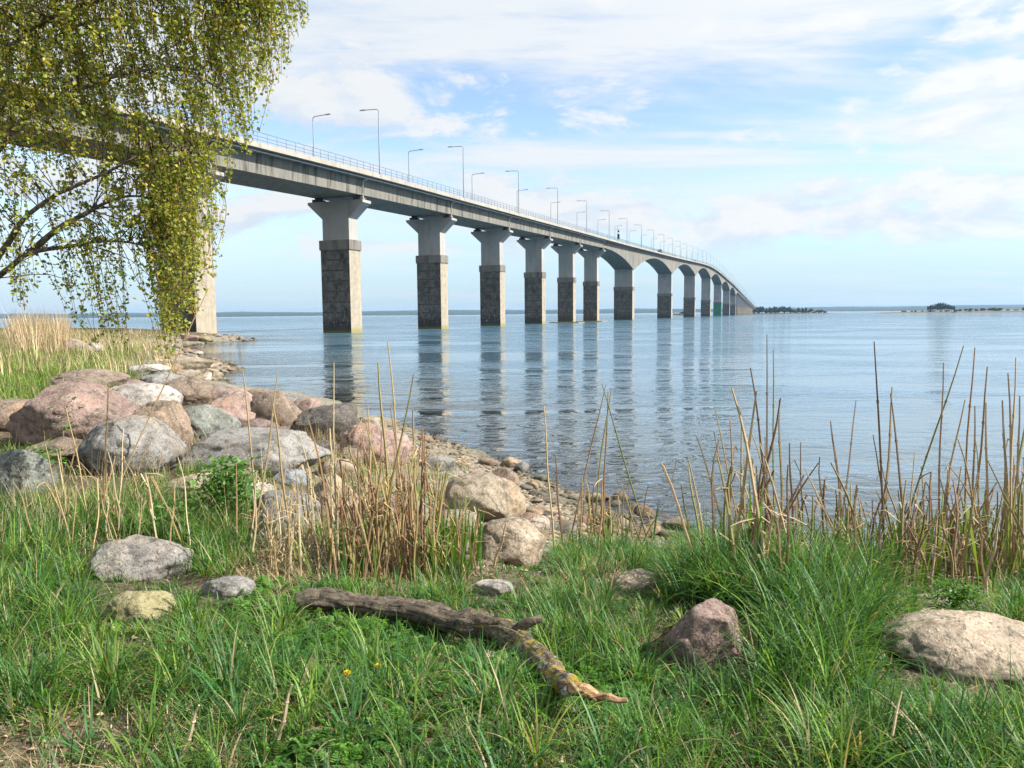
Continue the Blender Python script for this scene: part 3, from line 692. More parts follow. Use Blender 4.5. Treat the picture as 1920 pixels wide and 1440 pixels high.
BROWN = (0.33, 0.25, 0.185); GREEN = (0.29, 0.305, 0.265); BLUE = (0.32, 0.345, 0.37); RED = (0.38, 0.28, 0.24); YEL = (0.38, 0.33, 0.17); ORNG = (0.40, 0.295, 0.21)
#      centre px, py, width, height in the photograph, colour, angularity, orange lichen, label
BOULDERS = [
 (150, 785, 250, 150, PINK, .45, .1, 'largest pink brown boulder on the left, dark lichen on its left flank'),
 (15, 782, 130, 70, BROWN, .3, .1, 'brown boulder cut off by the left edge of the picture'),
 (262, 758, 160, 78, PALE, .15, .0, 'smooth whitish boulder behind the tan rounded one'),
 (352, 737, 92, 62, BROWN, .25, .2, 'brown rounded boulder at the back of the pile beside the water'),
 (302, 812, 112, 122, ORNG, .2, .1, 'tan rounded boulder standing between the white and speckled grey ones'),
 (248, 842, 190, 130, GREY, .12, .0, 'big speckled grey round boulder in front of the tan one'),
 (388, 795, 118, 78, GREEN, .75, .0, 'smooth grey green wedge shaped boulder in the middle of the pile'),
 (442, 778, 108, 80, PINK, .5, .0, 'cracked pinkish white boulder beside the grey green wedge'),
 (516, 778, 122, 92, BROWN, .85, 1., 'angular boulder with orange lichen and a dark left face'),
 (614, 803, 122, 96, DARK, .9, .5, 'dark angular boulder at the water edge of the pile'),
 (472, 850, 290, 84, GREY, .5, .3, 'long flat grey slab with tan lichen across the front of the pile'),
 (478, 808, 90, 44, RED, .5, .0, 'pink granite block wedged above the long slab'),
 (702, 840, 136, 96, PINK, .3, .4, 'pink brown rounded boulder behind the dry reeds'),
 (532, 877, 84, 46, ORNG, .4, .6, 'small orange brown boulder below the long slab'),
 (545, 899, 70, 40, BLUE, .4, .0, 'small bluish grey stone under the orange brown one'),
 (634, 884, 72, 50, CREAM, .35, .0, 'small cream boulder left of the dry reeds'),
 (620, 935, 104, 104, CREAM, .55, .0, 'tall cream boulder behind the left reed stalks'),
 (528, 966, 146, 92, GREY, .5, .1, 'grey tan boulder low among the reeds in front of the pile'),
 (385, 905, 180, 46, CREAM, .6, .0, 'pale flat slab below the long grey slab'),
 (470, 922, 90, 40, PALE, .5, .0, 'whitish stone beside the leafy green plant'),
 (908, 940, 160, 104, TAN, .25, .0, 'big grey tan boulder sloping to the pebble beach'),
 (952, 1022, 150, 104, CREAM, .25, .0, 'big pale cream boulder above the grass in the centre'),
 (942, 898, 64, 42, BROWN, .8, .1, 'angular brown stone at the top of the pebble beach'),
 (958, 869, 42, 24, TAN, .5, .2, 'flat tan stone at the tip of the beach'),
 (912, 867, 34, 20, BROWN, .4, .1, 'brown stone left of the flat tan one at the waterline'),
 (978, 878, 30, 24, GREY, .5, .0, 'grey stone right of the flat tan one at the waterline'),
 (270, 1052, 184, 96, GREY, .45, .0, 'grey flat topped boulder in the grass at the left'),
 (425, 1108, 110, 54, GREY, .4, .1, 'low grey tan rock in the grass right of the flat topped boulder'),
 (262, 1142, 130, 76, YEL, .4, .5, 'yellow lichen covered rock half hidden by tall grass'),
 (1322, 1196, 176, 176, PINK, .6, .0, 'pink brown pointed boulder right of the fallen branch'),
 (1825, 1222, 350, 132, CREAM, .2, .1, 'large tan boulder cut off by the right edge below the reeds'),
 (283, 697, 78, 30, PALE, .6, .0, 'white flat topped stone far back on the boulder bank'),
 (318, 714, 110, 34, GREY, .5, .0, 'dark grey flat rock in front of the white flat topped stone'),
 (360, 684, 80, 30, TAN, .4, .1, 'tan flat rock on the near stony spit'),
 (367, 712, 28, 17, YEL, .3, 1., 'small yellow lichen stone beside the bay'),
 (172, 716, 140, 48, BROWN, .4, .2, 'mossy brown rock behind the largest pink boulder'),
 (247, 724, 56, 26, RED, .4, .2, 'small reddish rock between the mossy and the dark grey rocks'),
 (400, 738, 54, 30, RED, .4, .0, 'small reddish boulder behind the grey green wedge'),
 (437, 743, 70, 30, PINK, .3, .0, 'low pink boulder at the waterline behind the cracked one'),
 (487, 741, 66, 26, BROWN, .3, .1, 'flat brown boulder at the waterline behind the orange lichen one'),
 (576, 762, 54, 34, PINK, .4, .0, 'small pink boulder between the orange lichen and the dark angular ones'),
 (35, 892, 110, 104, GREEN, .8, .0, 'grey green angular boulder at the left edge in the grass'),
 (1270, 984, 58, 30, BROWN, .7, .0, 'dark wet stone standing alone in the shallow water'),
 (150, 650, 54, 30, TAN, .7, .1, 'tan square block at the far end of the left bank'),
 (180, 652, 30, 26, PALE, .6, .1, 'pale upright block beside the tan square block'),
 (356, 634, 34, 15, PINK, .3, .0, 'pinkish stone at the foot of the nearest pier'),
 (386, 637, 28, 13, YEL, .3, .8, 'yellowish stone at the foot of the nearest pier'),
 (1113, 934, 32, 24, TAN, .6, .3, 'yellowish brown stone on the beach by the reed tuft'),
 (797, 821, 28, 9, PINK, .2, .0, 'small pink stone lying alone on the wet flat'),
 (1192, 1090, 84, 44, CREAM, .4, .0, 'pale stone showing through the grass left of the grass hump'),
 (925, 1106, 78, 40, PALE, .5, .0, 'white stone in dry grass below the big cream boulder'),
 (1000, 1172, 56, 40, CREAM, .4, .0, 'pale stone behind the side stub of the branch'),
 (925, 1240, 96, 34, PALE, .4, .0, 'pale flat stone under the fallen branch'),
 (660, 800, 60, 40, DARK, .6, .0, 'dark rock in the gap right of the dark angular boulder'),
 (690, 800, 70, 44, TAN, .6, .0, 'tan block at the water edge behind the pink brown rounded boulder'),
 (740, 822, 50, 34, GREY, .5, .0, 'grey block at the right end of the boulder pile by the wet flat'),
 (590, 850, 90, 50, DARK, .6, .0, 'dark rock below the dark angular boulder'),
 (660, 860, 60, 44, BROWN, .5, .1, 'brown rock between the long slab and the pink brown boulder'),
 (540, 748, 60, 24, GREY, .4, .0, 'low grey rock awash at the waterline behind the lichen boulder'),
 (820, 872, 70, 34, GREY, .4, .0, 'grey rock above the big sloping boulder'),
 (850, 985, 90, 60, TAN, .4, .0, 'tan rock behind the green reed shoots'),
 (740, 960, 110, 60, BROWN, .5, .0, 'brown rock behind the dense reed clump'),
 (110, 850, 120, 60, BROWN, .5, .0, 'brown rock below the largest pink boulder'),
 (430, 890, 110, 40, BROWN, .6, .0, 'brown rock in the shadow under the long slab'),
]
ROCK_FOOT = []
for i, (px, py, w, h, c, ang, lich, lab) in enumerate(BOULDERS):
    P = ground_hit(px, min(py + 0.36 * h, 1435)); Y = P[1] + 0.1
    sx, sz = w / 2 / FPX * Y * 1.03, h / 2 / FPX * Y * 1.03
    sy = 0.5 * (sx + sz) if w > 1.6 * h else 0.9 * sx
    Cc = at_depth(px, py, Y + sy * 0.35)
    g = float(height(Cc[0], Cc[1])); 
    down = max(0.0, (Cc[2] - sz) - (g - 0.15 * sz))          # carry the rock down into the ground
    V, F = rock_shape(5 if w > 80 else 4 if w > 40 else 3, 100 + i, min(0.95, ang + 0.14))
    V = V * np.array([sx, sy, sz]); low = V[:, 2] < 0
    V[low, 2] *= (sz + down + 0.1) / sz
    o = obj('boulder', mesh_data('boulder', V, F, M_ROCK, True), None, tuple(Cc)); o.color = tuple(x * 0.84 for x in c) + (lich,)
    tag(o, lab, 'boulder' if w > 60 else 'stone', 'boulders of the shore bank'); ROCK_FOOT.append((Cc[0], Cc[1], sx, sy))
RF = np.array(ROCK_FOOT)
def off_rocks(x, y, k=0.8):
    ok = np.ones(np.shape(x), bool)
    for a, b, sx, sy in RF: ok &= ((x - a) / (sx * k)) ** 2 + ((y - b) / (sy * k)) ** 2 > 1
    return ok
STONE_ME = [mesh_data('stone', *(lambda VF: (VF[0], [VF[1]]))(rock_shape(3, 900 + k, 0.45 + 0.06 * k)), M_ROCK, True) for k in range(8)]
TONES = [PINK, GREY, PALE, TAN, CREAM, BROWN, GREEN, RED, DARK, TAN]
TONE_WORDS = ['pinkish', 'grey', 'pale', 'tan', 'cream', 'brown', 'greenish', 'reddish', 'dark', 'tan']
rs = np.random.default_rng(21)
def scatter_stones(n, px0, px1, py0, py1, d0, d1, r0, r1s, label, group):
    k = 0; tries = 0
    while k < n and tries < n * 60:
        tries += 1; px, py = rs.uniform(px0, px1), rs.uniform(py0, py1); P = at_level(px, py, 0.05)
        d = float(shore_dist(P[0], P[1]))
        if not (d0 < d < d1) or not off_rocks(P[0], P[1], 1.0): continue
        z = float(height(P[0], P[1])); r = r0 + (r1s - r0) * rs.random() ** 2.2
        o = obj('stone', STONE_ME[int(rs.integers(0, 8))], None, (P[0], P[1], z + r * 0.15)); o.scale = (r * rs.uniform(.9, 1.4), r * rs.uniform(.8, 1.2), r * rs.uniform(.45, .8)); o.rotation_euler = (rs.uniform(-.3, .3), rs.uniform(-.3, .3), rs.uniform(0, 6.3))
        ti = int(rs.integers(0, len(TONES))); t = TONES[ti]; f = rs.uniform(.55, .95); o.color = tuple(x * f * g_ for x, g_ in zip(t, (1, .94, .83))) + (0.5 * rs.random(),); tag(o, label.replace('COLOUR', TONE_WORDS[ti]), 'stone', group); k += 1
scatter_stones(130, 880, 1330, 860, 1080, -0.9, 2.2, 0.05, 0.17, 'small rounded COLOUR stone on the pebble beach between grass and water', 'stones of the pebble beach')
scatter_stones(90, 300, 480, 629, 665, -0.8, 4.5, 0.16, 0.55, 'COLOUR rubble stone on the far spit at the foot of the nearest pier', 'stones of the far spit')
scatter_stones(90, 320, 445, 664, 712, -0.6, 5.0, 0.10, 0.34, 'flat COLOUR stone on the near spit beside the bay', 'stones of the near spit')
scatter_stones(40, 640, 860, 795, 880, -1.0, 1.6, 0.05, 0.16, 'small COLOUR stone on the wet flat beside the boulder pile', 'stones of the wet flat')

def pebbles(name, n, px0, px1, py0, py1, d0, d1, r0, r1s, label):
    px, py = rs.uniform(px0, px1, n * 6), rs.uniform(py0, py1, n * 6)
    P = np.array([at_level(a, b, 0.05) for a, b in zip(px, py)]); d = shore_dist(P[:, 0], P[:, 1])
    P = P[(d > d0) & (d < d1)][:n]; n = len(P); P[:, 2] = height(P[:, 0], P[:, 1])
    V0, F0 = ICO[1]; r = r0 + (r1s - r0) * rs.random(n) ** 2
    sc = np.stack([r * rs.uniform(.9, 1.5, n), r * rs.uniform(.8, 1.2, n), r * rs.uniform(.4, .8, n)], -1); a = rs.uniform(0, 6.3, n)
    V = V0[None] * sc[:, None] * (1 + 0.25 * rs.normal(size=(n, len(V0), 1)) * 0.6)
    V = np.stack([V[..., 0] * np.cos(a)[:, None] - V[..., 1] * np.sin(a)[:, None], V[..., 0] * np.sin(a)[:, None] + V[..., 1] * np.cos(a)[:, None], V[..., 2]], -1) + P[:, None]
    F = (F0[None] + (np.arange(n) * len(V0))[:, None, None]).reshape(-1, 3)
    col = np.array(TONES)[rs.integers(0, len(TONES), n)] * rs.uniform(.45, .95, n)[:, None] * np.array([1.0, .93, .80])
    tag(obj(name, mesh_data(name, V.reshape(-1, 3), F, M_PEBBLE, True, col=np.repeat(col, len(V0), 0))), label, kind='stuff')
pebbles('beach_pebbles', 6500, 860, 1360, 850, 1090, -1.4, 2.6, 0.015, 0.06, 'loose pebbles of the small beach')
pebbles('spit_gravel', 2600, 290, 480, 628, 712, -0.8, 6.0, 0.05, 0.16, 'coarse gravel of the two stony spits')
pebbles('flat_gravel', 1200, 620, 880, 790, 890, -1.6, 2.0, 0.015, 0.06, 'gravel of the wet flat by the boulders')

# ------------------------------------------------------------------ fallen branch
def branch():
    pts = [(556, 1142, 17), (610, 1133, 20), (665, 1140, 19), (720, 1150, 21), (790, 1158, 22), (850, 1178, 24), (915, 1186, 25), (958, 1208, 26), (990, 1238, 24), (1020, 1262, 24), (1045, 1288, 23), (1068, 1300, 20)]
    Y = np.array([ground_hit(q[0], q[1] + q[2] * 0.9)[1] - 0.02 for q in pts]); Y = np.polyval(np.polyfit(np.arange(len(pts)), Y, 2), np.arange(len(pts))); C = np.array([at_depth(p[0], p[1], y) for p, y in zip(pts, Y)])
    rad = np.array([p[2] for p in pts]) / FPX * Y
    g = height(C[:, 0], C[:, 1]); rad = rad * 1.0; C[:, 2] = np.maximum(C[:, 2], g + rad * 0.7) + 0.035
    n = 150; P = smooth_path(C, n); rr = np.interp(np.linspace(0, 1, n), np.linspace(0, 1, len(rad)), rad)
    root = empty('fallen_branch', tuple(C[4])); tag(root, 'crooked fallen branch with yellow lichen lying in the grass', 'branch')
    k = 40; V, Q, Tt = tube(P, rr, k); u = np.repeat(np.linspace(0, 1, n), k); u = np.concatenate([u, [0, 1]])
    Cv = np.concatenate([np.repeat(P, k, 0), P[:1], P[-1:]]); dv = V - Cv
    an_ = np.concatenate([np.tile(np.linspace(0, 2 * np.pi, k, endpoint=False), n), [0, 0]]); bu, bc_, bs_ = u * 1.8, np.cos(an_), np.sin(an_); BC = np.stack([bu * 9, bc_ * 3.0, bs_ * 3.0], -1)
    V = Cv + dv * (1 + 0.22 * fbm(BC, 3) + 0.32 * fbm(Cv * 5, 2) + 0.26 * fbm(V * 12, 3) + 0.10 * fbm(V * 45, 2))[:, None]
    obj('main_stem', mesh_data('branch_stem', V - C[4], [Q, Tt], M_LOG, True, attrs={'lich': np.clip((u - 0.30) * 1.35, -0.35, 0.85), 'bark_u': bu, 'bark_c': bc_, 'bark_s': bs_}), root)
    A = at_depth(950, 1202, Y[7]); S = np.array([A, at_depth(968, 1182, Y[7] - 0.03), at_depth(992, 1166, Y[7] - 0.06), at_depth(1016, 1160, Y[7] - 0.06)])
    Ps = smooth_path(S, 14); V, Q, Tt = tube(Ps, np.linspace(0.036, 0.020, 14), 10); V = V + 0.006 * np.stack([fbm(V * 40 + o, 2) for o in (0, 9, 21)], -1)
    obj('side_stub', mesh_data('branch_stub', V - C[4], [Q, Tt], M_LOG, True, attrs={'lich': np.full(len(V), -0.5), 'bark_u': V[:, 0], 'bark_c': V[:, 2] * 30, 'bark_s': V[:, 1] * 30}), root)
    E0 = P[-3]; mb = MB(); rsp = np.random.default_rng(4)
    for k in range(6):
        x1, y1 = (1178, 1314) if k == 0 else (rsp.uniform(1085, 1150), rsp.uniform(1298, 1318)); off = rsp.normal(size=3) * (0.004 if k == 0 else 0.013)
        Pw = smooth_path([E0 + off, at_depth(0.5 * (1066 + x1), 0.5 * (1302 + y1) - 2, Y[-1] - .04) + off * .7, at_depth(x1, y1, Y[-1] - .10) + off * .3], 7)
        mb.tube(Pw + 0.004 * rsp.normal(size=Pw.shape), np.linspace(.034 if k == 0 else rsp.uniform(.012, .02), .009 if k == 0 else .002, 7), 7)
    me = mb.mesh('branch_splinter', M_WOOD); co = np.empty(len(me.vertices) * 3, np.float32); me.vertices.foreach_get('co', co); me.vertices.foreach_set('co', (co.reshape(-1, 3) - C[4]).ravel().astype(np.float32)); me.update()
    o = obj('broken_end', me, root); o['label'] = 'split orange brown wood at the broken end'
branch()
BR = np.array([at_depth(x, y, yy)[:2] for (x, y), yy in zip([(556, 1140), (720, 1150), (880, 1182), (995, 1242), (1068, 1302)], np.linspace(4.35, 3.42, 5))])

# ------------------------------------------------------------------ grass
def blades(name, P, length, width, az, lean, curl, col, mat, label, seg=3, fold=0.0):
    """P (n,3) roots; each blade a tapering strip bending over"""
    n = len(P); t = np.linspace(0, 1, seg + 1); dirv = np.stack([np.cos(az), np.sin(az), np.zeros(n)], -1); side = np.stack([-np.sin(az), np.cos(az), np.zeros(n)], -1)
    ang = lean[:, None] + curl[:, None] * t[None] ** 1.3                 # angle from vertical along the blade
    dl = (length / seg)[:, None]; hx = np.concatenate([np.zeros((n, 1)), np.cumsum(np.sin(ang[:, 1:]) * dl, 1)], 1); hz = np.concatenate([np.zeros((n, 1)), np.cumsum(np.cos(ang[:, 1:]) * dl, 1)], 1)
    C = P[:, None] + hx[..., None] * dirv[:, None]; C[..., 2] += hz
    w = (width[:, None] * 0.5 * np.array([0.75 if i == 0 else (1 - tt ** 2) for i, tt in enumerate(t)])[None])[..., None]
    L, Rr = C[:, :-1] - side[:, None] * w[:, :-1], C[:, :-1] + side[:, None] * w[:, :-1]
    V = np.concatenate([np.stack([L, Rr], 2).reshape(n, -1, 3), C[:, -1:]], 1); k = 2 * seg + 1; base = (np.arange(n) * k)[:, None]
    Q = np.concatenate([base + np.array([[2 * i, 2 * i + 1, 2 * i + 3, 2 * i + 2]]) for i in range(seg - 1)], 0) if seg > 1 else np.zeros((0, 4), int)
    Tt = base + np.array([[2 * seg - 2, 2 * seg - 1, 2 * seg]])
    cc = np.repeat(col, k, 0)
    return tag(obj(name, mesh_data(name, V.reshape(-1, 3), [Q, Tt], mat, True, col=cc)), label, kind='stuff')
rg = np.random.default_rng(77)
def roots(n, px0, px1, py0, py1, ymin=1.3, dens=None, k=0.78):
    """random points of the bank whose ground lies between these bearings and rows; even over the ground"""
    out = []; got = 0
    # ground rectangle that covers the window
    cs = np.array([ground_hit(a, b)[:2] for a in (px0, px1, (px0 + px1) / 2) for b in (py0, py1, (py0 + py1) / 2)]); lo, hi = cs.min(0) - 0.2, cs.max(0) + 0.2
    for _ in range(60):
        x, y = rg.uniform(lo[0], hi[0], n), rg.uniform(max(lo[1], ymin), hi[1], n); z = height(x, y); P = np.stack([x, y, z], -1); a, b = project(P)
        ok = (a > px0) & (a < px1) & (b > py0) & (b < py1) & (z > 0.14) & off_rocks(x, y, k)
        if dens is not None: ok &= rg.random(n) < dens(x, y, a, b)
        out.append(P[ok]); got += ok.sum()
        if got >= n: break
    return np.concatenate(out)[:n]
G1 = np.array([0.092, 0.21, 0.026]); G2 = np.array([0.05, 0.125, 0.025]); G3 = np.array([0.18, 0.285, 0.04]); G4 = np.array([0.06, 0.17, 0.045]); S1 = np.array([0.46, 0.35, 0.19]); S2 = np.array([0.33, 0.23, 0.12]); S3 = np.array([0.55, 0.46, 0.29])
def tone(n, cols, wts, v=0.33):
    c = np.array(cols)[rg.choice(len(cols), n, p=wts)]; return c * (1 + v * rg.normal(size=(n, 1))).clip(0.4, 1.7)
def clumpy(s, off, lo=-0.15, hi=0.25):
    return lambda x, y, a, b: np.clip((fbm2(x, y, s, 3, off) - lo) / (hi - lo), 0.04, 1)
SHOWN = [(1322, 1196, 176, 176), (1825, 1222, 350, 132), (270, 1052, 184, 96), (425, 1108, 110, 54), (262, 1142, 130, 76), (952, 1022, 150, 104), (1192, 1090, 84, 44), (925, 1106, 78, 40), (1790, 1120, 130, 60)]
LOGLINE = np.array([(556, 1140), (640, 1142), (720, 1150), (800, 1166), (880, 1182), (945, 1206), (995, 1242), (1035, 1276), (1068, 1302), (1180, 1320)])
def trodden(P):
    """grass is short right in front of the bare rocks and the branch"""
    a, b = project(P); f = np.ones(len(P))
    for px, py, w, h in SHOWN:
        k = (np.abs(a - px) < w * 0.56) & (b > py - 0.3 * h) & (b < py + 0.5 * h + 90); f = np.where(k, np.minimum(f, 0.22 + 0.5 * np.clip((b - py - 0.45 * h) / 90, 0, 1)), f)
    ly = np.interp(a, LOGLINE[:, 0], LOGLINE[:, 1]); k = (a > 560) & (a < 1180) & (b > ly - 5) & (b < ly + 110)
    return np.where(k, np.minimum(f, 0.40 + 0.4 * np.clip((b - ly) / 110, 0, 1)), f)
def grass_field(name, label, n, win, ln, wd, cols, wts, lean=(0.0, 0.5), curl=(0.2, 1.3), mat=None, dens=None, seg=3, bias=None):
    P = roots(n, *win, dens=dens); n = len(P); tu = fbm2(P[:, 0], P[:, 1], 3.0, 2, 8.0)
    az = rg.uniform(0, 2 * np.pi, n) if bias is None else bias[0] + bias[1] * rg.normal(size=n)
    L = rg.uniform(*ln, n) * (1 + 0.5 * tu) * trodden(P); P[:, 2] -= 0.01
    blades(name, P, L, rg.uniform(*wd, n), az, rg.uniform(*lean, n), rg.uniform(*curl, n), tone(n, cols, wts), mat or M_GRASS, label, seg)
LAWN = lambda x, y, a, b: np.clip((fbm2(x, y, 1.5, 3, 2.0) + 0.32 - 0.34 * np.clip((620 - a) / 600, 0, 1) * np.clip((b - 1270) / 120, 0, 1)) / 0.4, 0.10, 1)
grass_field('lawn_grass', 'fresh green grass in the foreground', 30000, (-350, 2270, 1120, 2300), (0.06, 0.19), (0.0045, 0.009), [G1, G2, G3, G4], [.35, .2, .25, .2], dens=LAWN)
grass_field('tall_grass', 'tall green grass at the left of the bank', 7000, (-400, 470, 950, 1330), (0.16, 0.36), (0.005, 0.010), [G1, G2, G3, G4], [.35, .25, .2, .2], dens=clumpy(0.9, 4, -0.3, 0.15), seg=4)
grass_field('tussock_grass', 'tall dark green grass hump below the right reeds', 5500, (1290, 1640, 1010, 1350), (0.26, 0.62), (0.005, 0.0105), [G1, G2, G3, G4], [.25, .25, .15, .35], lean=(0.0, 0.6), curl=(0.4, 1.8), dens=clumpy(1.6, 6, -0.45, 0.0), seg=5)
grass_field('bank_grass', 'long dark green grass above the beach', 6000, (930, 1330, 1035, 1215), (0.14, 0.34), (0.0045, 0.009), [G1, G2, G4, G3], [.3, .25, .35, .1], lean=(0.0, 0.6), curl=(0.4, 1.6), dens=clumpy(1.1, 7, -0.3, 0.1), seg=4)
grass_field('edge_grass', 'long grass round the large tan boulder', 5500, (1560, 2300, 1190, 1500), (0.14, 0.34), (0.005, 0.010), [G1, G2, G4, G3], [.3, .3, .25, .15], lean=(0.0, 0.7), curl=(0.3, 1.7), dens=clumpy(1.3, 9, -0.3, 0.15), seg=4)
grass_field('middle_grass', 'patchy green grass among the reeds and stones', 13000, (-300, 930, 850, 1150), (0.10, 0.28), (0.004, 0.008), [G1, G2, G3, S1], [.4, .15, .35, .1], dens=clumpy(0.7, 11, -0.05, 0.3), seg=3)
def tufts(name, label, n, per, win, ln, wd, dens=None, straw=0.08):
    """grass growing in tufts: blades fan out of each crown"""
    C = roots(n, *win, dens=dens); n = len(C); m = rg.integers(per[0], per[1], n); i = np.repeat(np.arange(n), m); N = len(i); az = rg.uniform(0, 2 * np.pi, N); rad = np.abs(rg.normal(size=N)) * 0.028
    P = C[i] + np.stack([np.cos(az) * rad, np.sin(az) * rad, np.zeros(N)], -1); P[:, 2] = height(P[:, 0], P[:, 1]) - 0.01
    size = rg.uniform(.65, 1.25, n)[i] * trodden(P); bl = np.array([G1, G2, G3, G4])[rg.choice(4, n, p=[.3, .2, .25, .25])][i]
    col = bl * (1 + .28 * rg.normal(size=(N, 1))).clip(.45, 1.7); st = rg.random(N) < straw; col[st] = S1 * rg.uniform(.7, 1.2, (st.sum(), 1))
    blades(name, P, rg.uniform(*ln, N) * size, rg.uniform(*wd, N), az + .4 * rg.normal(size=N), np.clip(rad * 7, 0, .5) + rg.uniform(0, .4, N), rg.uniform(.2, 2.0, N), col, M_GRASS, label, 5)
tufts('tufted_grass', 'tufts of broad arching grass over the foreground', 620, (16, 46), (-300, 2250, 1120, 2000), (0.14, 0.36), (0.005, 0.011), LAWN)
tufts('left_tufts', 'lush tall grass tufts at the left of the bank', 190, (20, 50), (-300, 480, 960, 1330), (0.20, 0.44), (0.005, 0.011))
tufts('hump_tufts', 'lush grass tufts on the hump below the reeds', 130, (22, 55), (1270, 1660, 1020, 1370), (0.30, 0.62), (0.006, 0.012))
tufts('beach_tufts', 'grass tufts along the top of the beach', 110, (18, 44), (930, 1320, 1045, 1215), (0.18, 0.36), (0.005, 0.010))
tufts('edge_tufts', 'grass tufts round the large tan boulder', 120, (18, 44), (1500, 2250, 1240, 1600), (0.18, 0.38), (0.005, 0.011))
grass_field('branch_grass', 'grass blades growing up round the fallen branch', 1300, (520, 1220, 1190, 1345), (0.12, 0.30), (0.004, 0.0075), [G1, G3, G4], [.4, .2, .4], seg=4, lean=(0, .4))
grass_field('dry_thatch', 'dry flattened straw between the green grass', 15000, (430, 1400, 1040, 1220), (0.06, 0.22), (0.002, 0.0045), [S1, S2, S3], [.4, .35, .25], lean=(0.5, 1.35), curl=(-0.2, 0.5), mat=M_STRAW, dens=clumpy(0.9, 13, -0.25, 0.15))
grass_field('foreground_straw', 'straw litter lying in the foreground grass', 30000, (-300, 2200, 1150, 2300), (0.05, 0.20), (0.0018, 0.004), [S1, S2, S3], [.4, .35, .25], lean=(0.7, 1.45), curl=(-0.2, 0.3), mat=M_STRAW, dens=lambda x, y, a, b: np.clip((fbm2(x, y, 1.2, 3, 15) + .2) / .45 + 0.6 * (a < 640) * (b > 1270), 0.05, 1))
grass_field('left_straw', 'dry grass stems standing among the boulders', 5000, (-200, 900, 800, 1100), (0.2, 0.55), (0.002, 0.0045), [S1, S3], [.5, .5], lean=(0.0, 0.6), curl=(0.0, 0.6), mat=M_STRAW, dens=clumpy(0.6, 17, -0.1, 0.3))
grass_field('shore_litter', 'brown leaf and straw litter on the right bank', 5000, (1600, 2150, 1075, 1200), (0.05, 0.2), (0.003, 0.007), [S2, (0.2, 0.12, 0.07), S1], [.4, .35, .25], lean=(0.8, 1.5), curl=(-0.3, 0.3), mat=M_STRAW)
grass_field('meadow_grass', 'sunlit meadow grass on the far left bank', 26000, (-260, 330, 655, 800), (0.18, 0.42), (0.010, 0.022), [G1, G3, (0.20, 0.26, 0.05), S1], [.32, .36, .2, .12], dens=lambda x, y, a, b: np.clip((300 - a) / 120, 0.1, 1) * np.clip((fbm2(x, y, 0.35, 2, 3) + .3) / .3, .1, 1), seg=2)
grass_field('meadow_straw', 'yellow dry grass beyond the meadow', 16000, (-260, 330, 622, 712), (0.3, 0.8), (0.014, 0.035), [S1, S3, S2, G3], [.4, .25, .15, .2], lean=(0, .4), curl=(0, .5), mat=M_STRAW, seg=2)
grass_field('far_reed_bed', 'tan reed bed at the far left of the bank', 2600, (20, 130, 634, 668), (1.0, 2.3), (0.015, 0.03), [S1, S3, (0.5, 0.33, 0.2)], [.4, .3, .3], lean=(0, .25), curl=(0, .4), mat=M_STRAW, seg=3)

def dead_leaves(name, label, n, win, dens=None):
    P = roots(n, *win, dens=dens); n = len(P); a = rg.normal(size=(n, 3)); a[:, 2] *= .35; a /= np.linalg.norm(a, axis=1)[:, None]; b = np.cross(a, np.array([0, 0, 1.0]) + .4 * rg.normal(size=(n, 3))); b /= np.linalg.norm(b, axis=1)[:, None]; c = np.cross(a, b)
    s = rg.uniform(.008, .022, n)[:, None]; C = P + np.array([0, 0, .012]); cu = rg.uniform(-.5, .6, (n, 1))
    V = np.stack([C - a * s, C + b * s * .6 + c * s * cu, C + a * s, C - b * s * .6 + c * s * cu], 1).reshape(-1, 3); i4 = np.arange(n)[:, None] * 4
    col = tone(n, [(.30, .19, .12), (.42, .29, .20), (.20, .12, .08), (.50, .38, .27)], [.3, .3, .2, .2])
    tag(obj(name, mesh_data(name, V, np.concatenate([i4 + np.array([[0, 1, 2]]), i4 + np.array([[0, 2, 3]])]), M_STRAW, col=np.repeat(col, 4, 0))), label, kind='stuff')
dead_leaves('leaf_litter', 'brown dead leaves lying in the thin foreground grass', 3800, (-250, 2200, 1180, 2000), clumpy(1.4, 23, -0.15, 0.3))
dead_leaves('bank_litter', 'brown dead leaves on the right bank and behind the branch', 2600, (600, 2050, 1060, 1190), clumpy(1.0, 25, -0.25, 0.2))
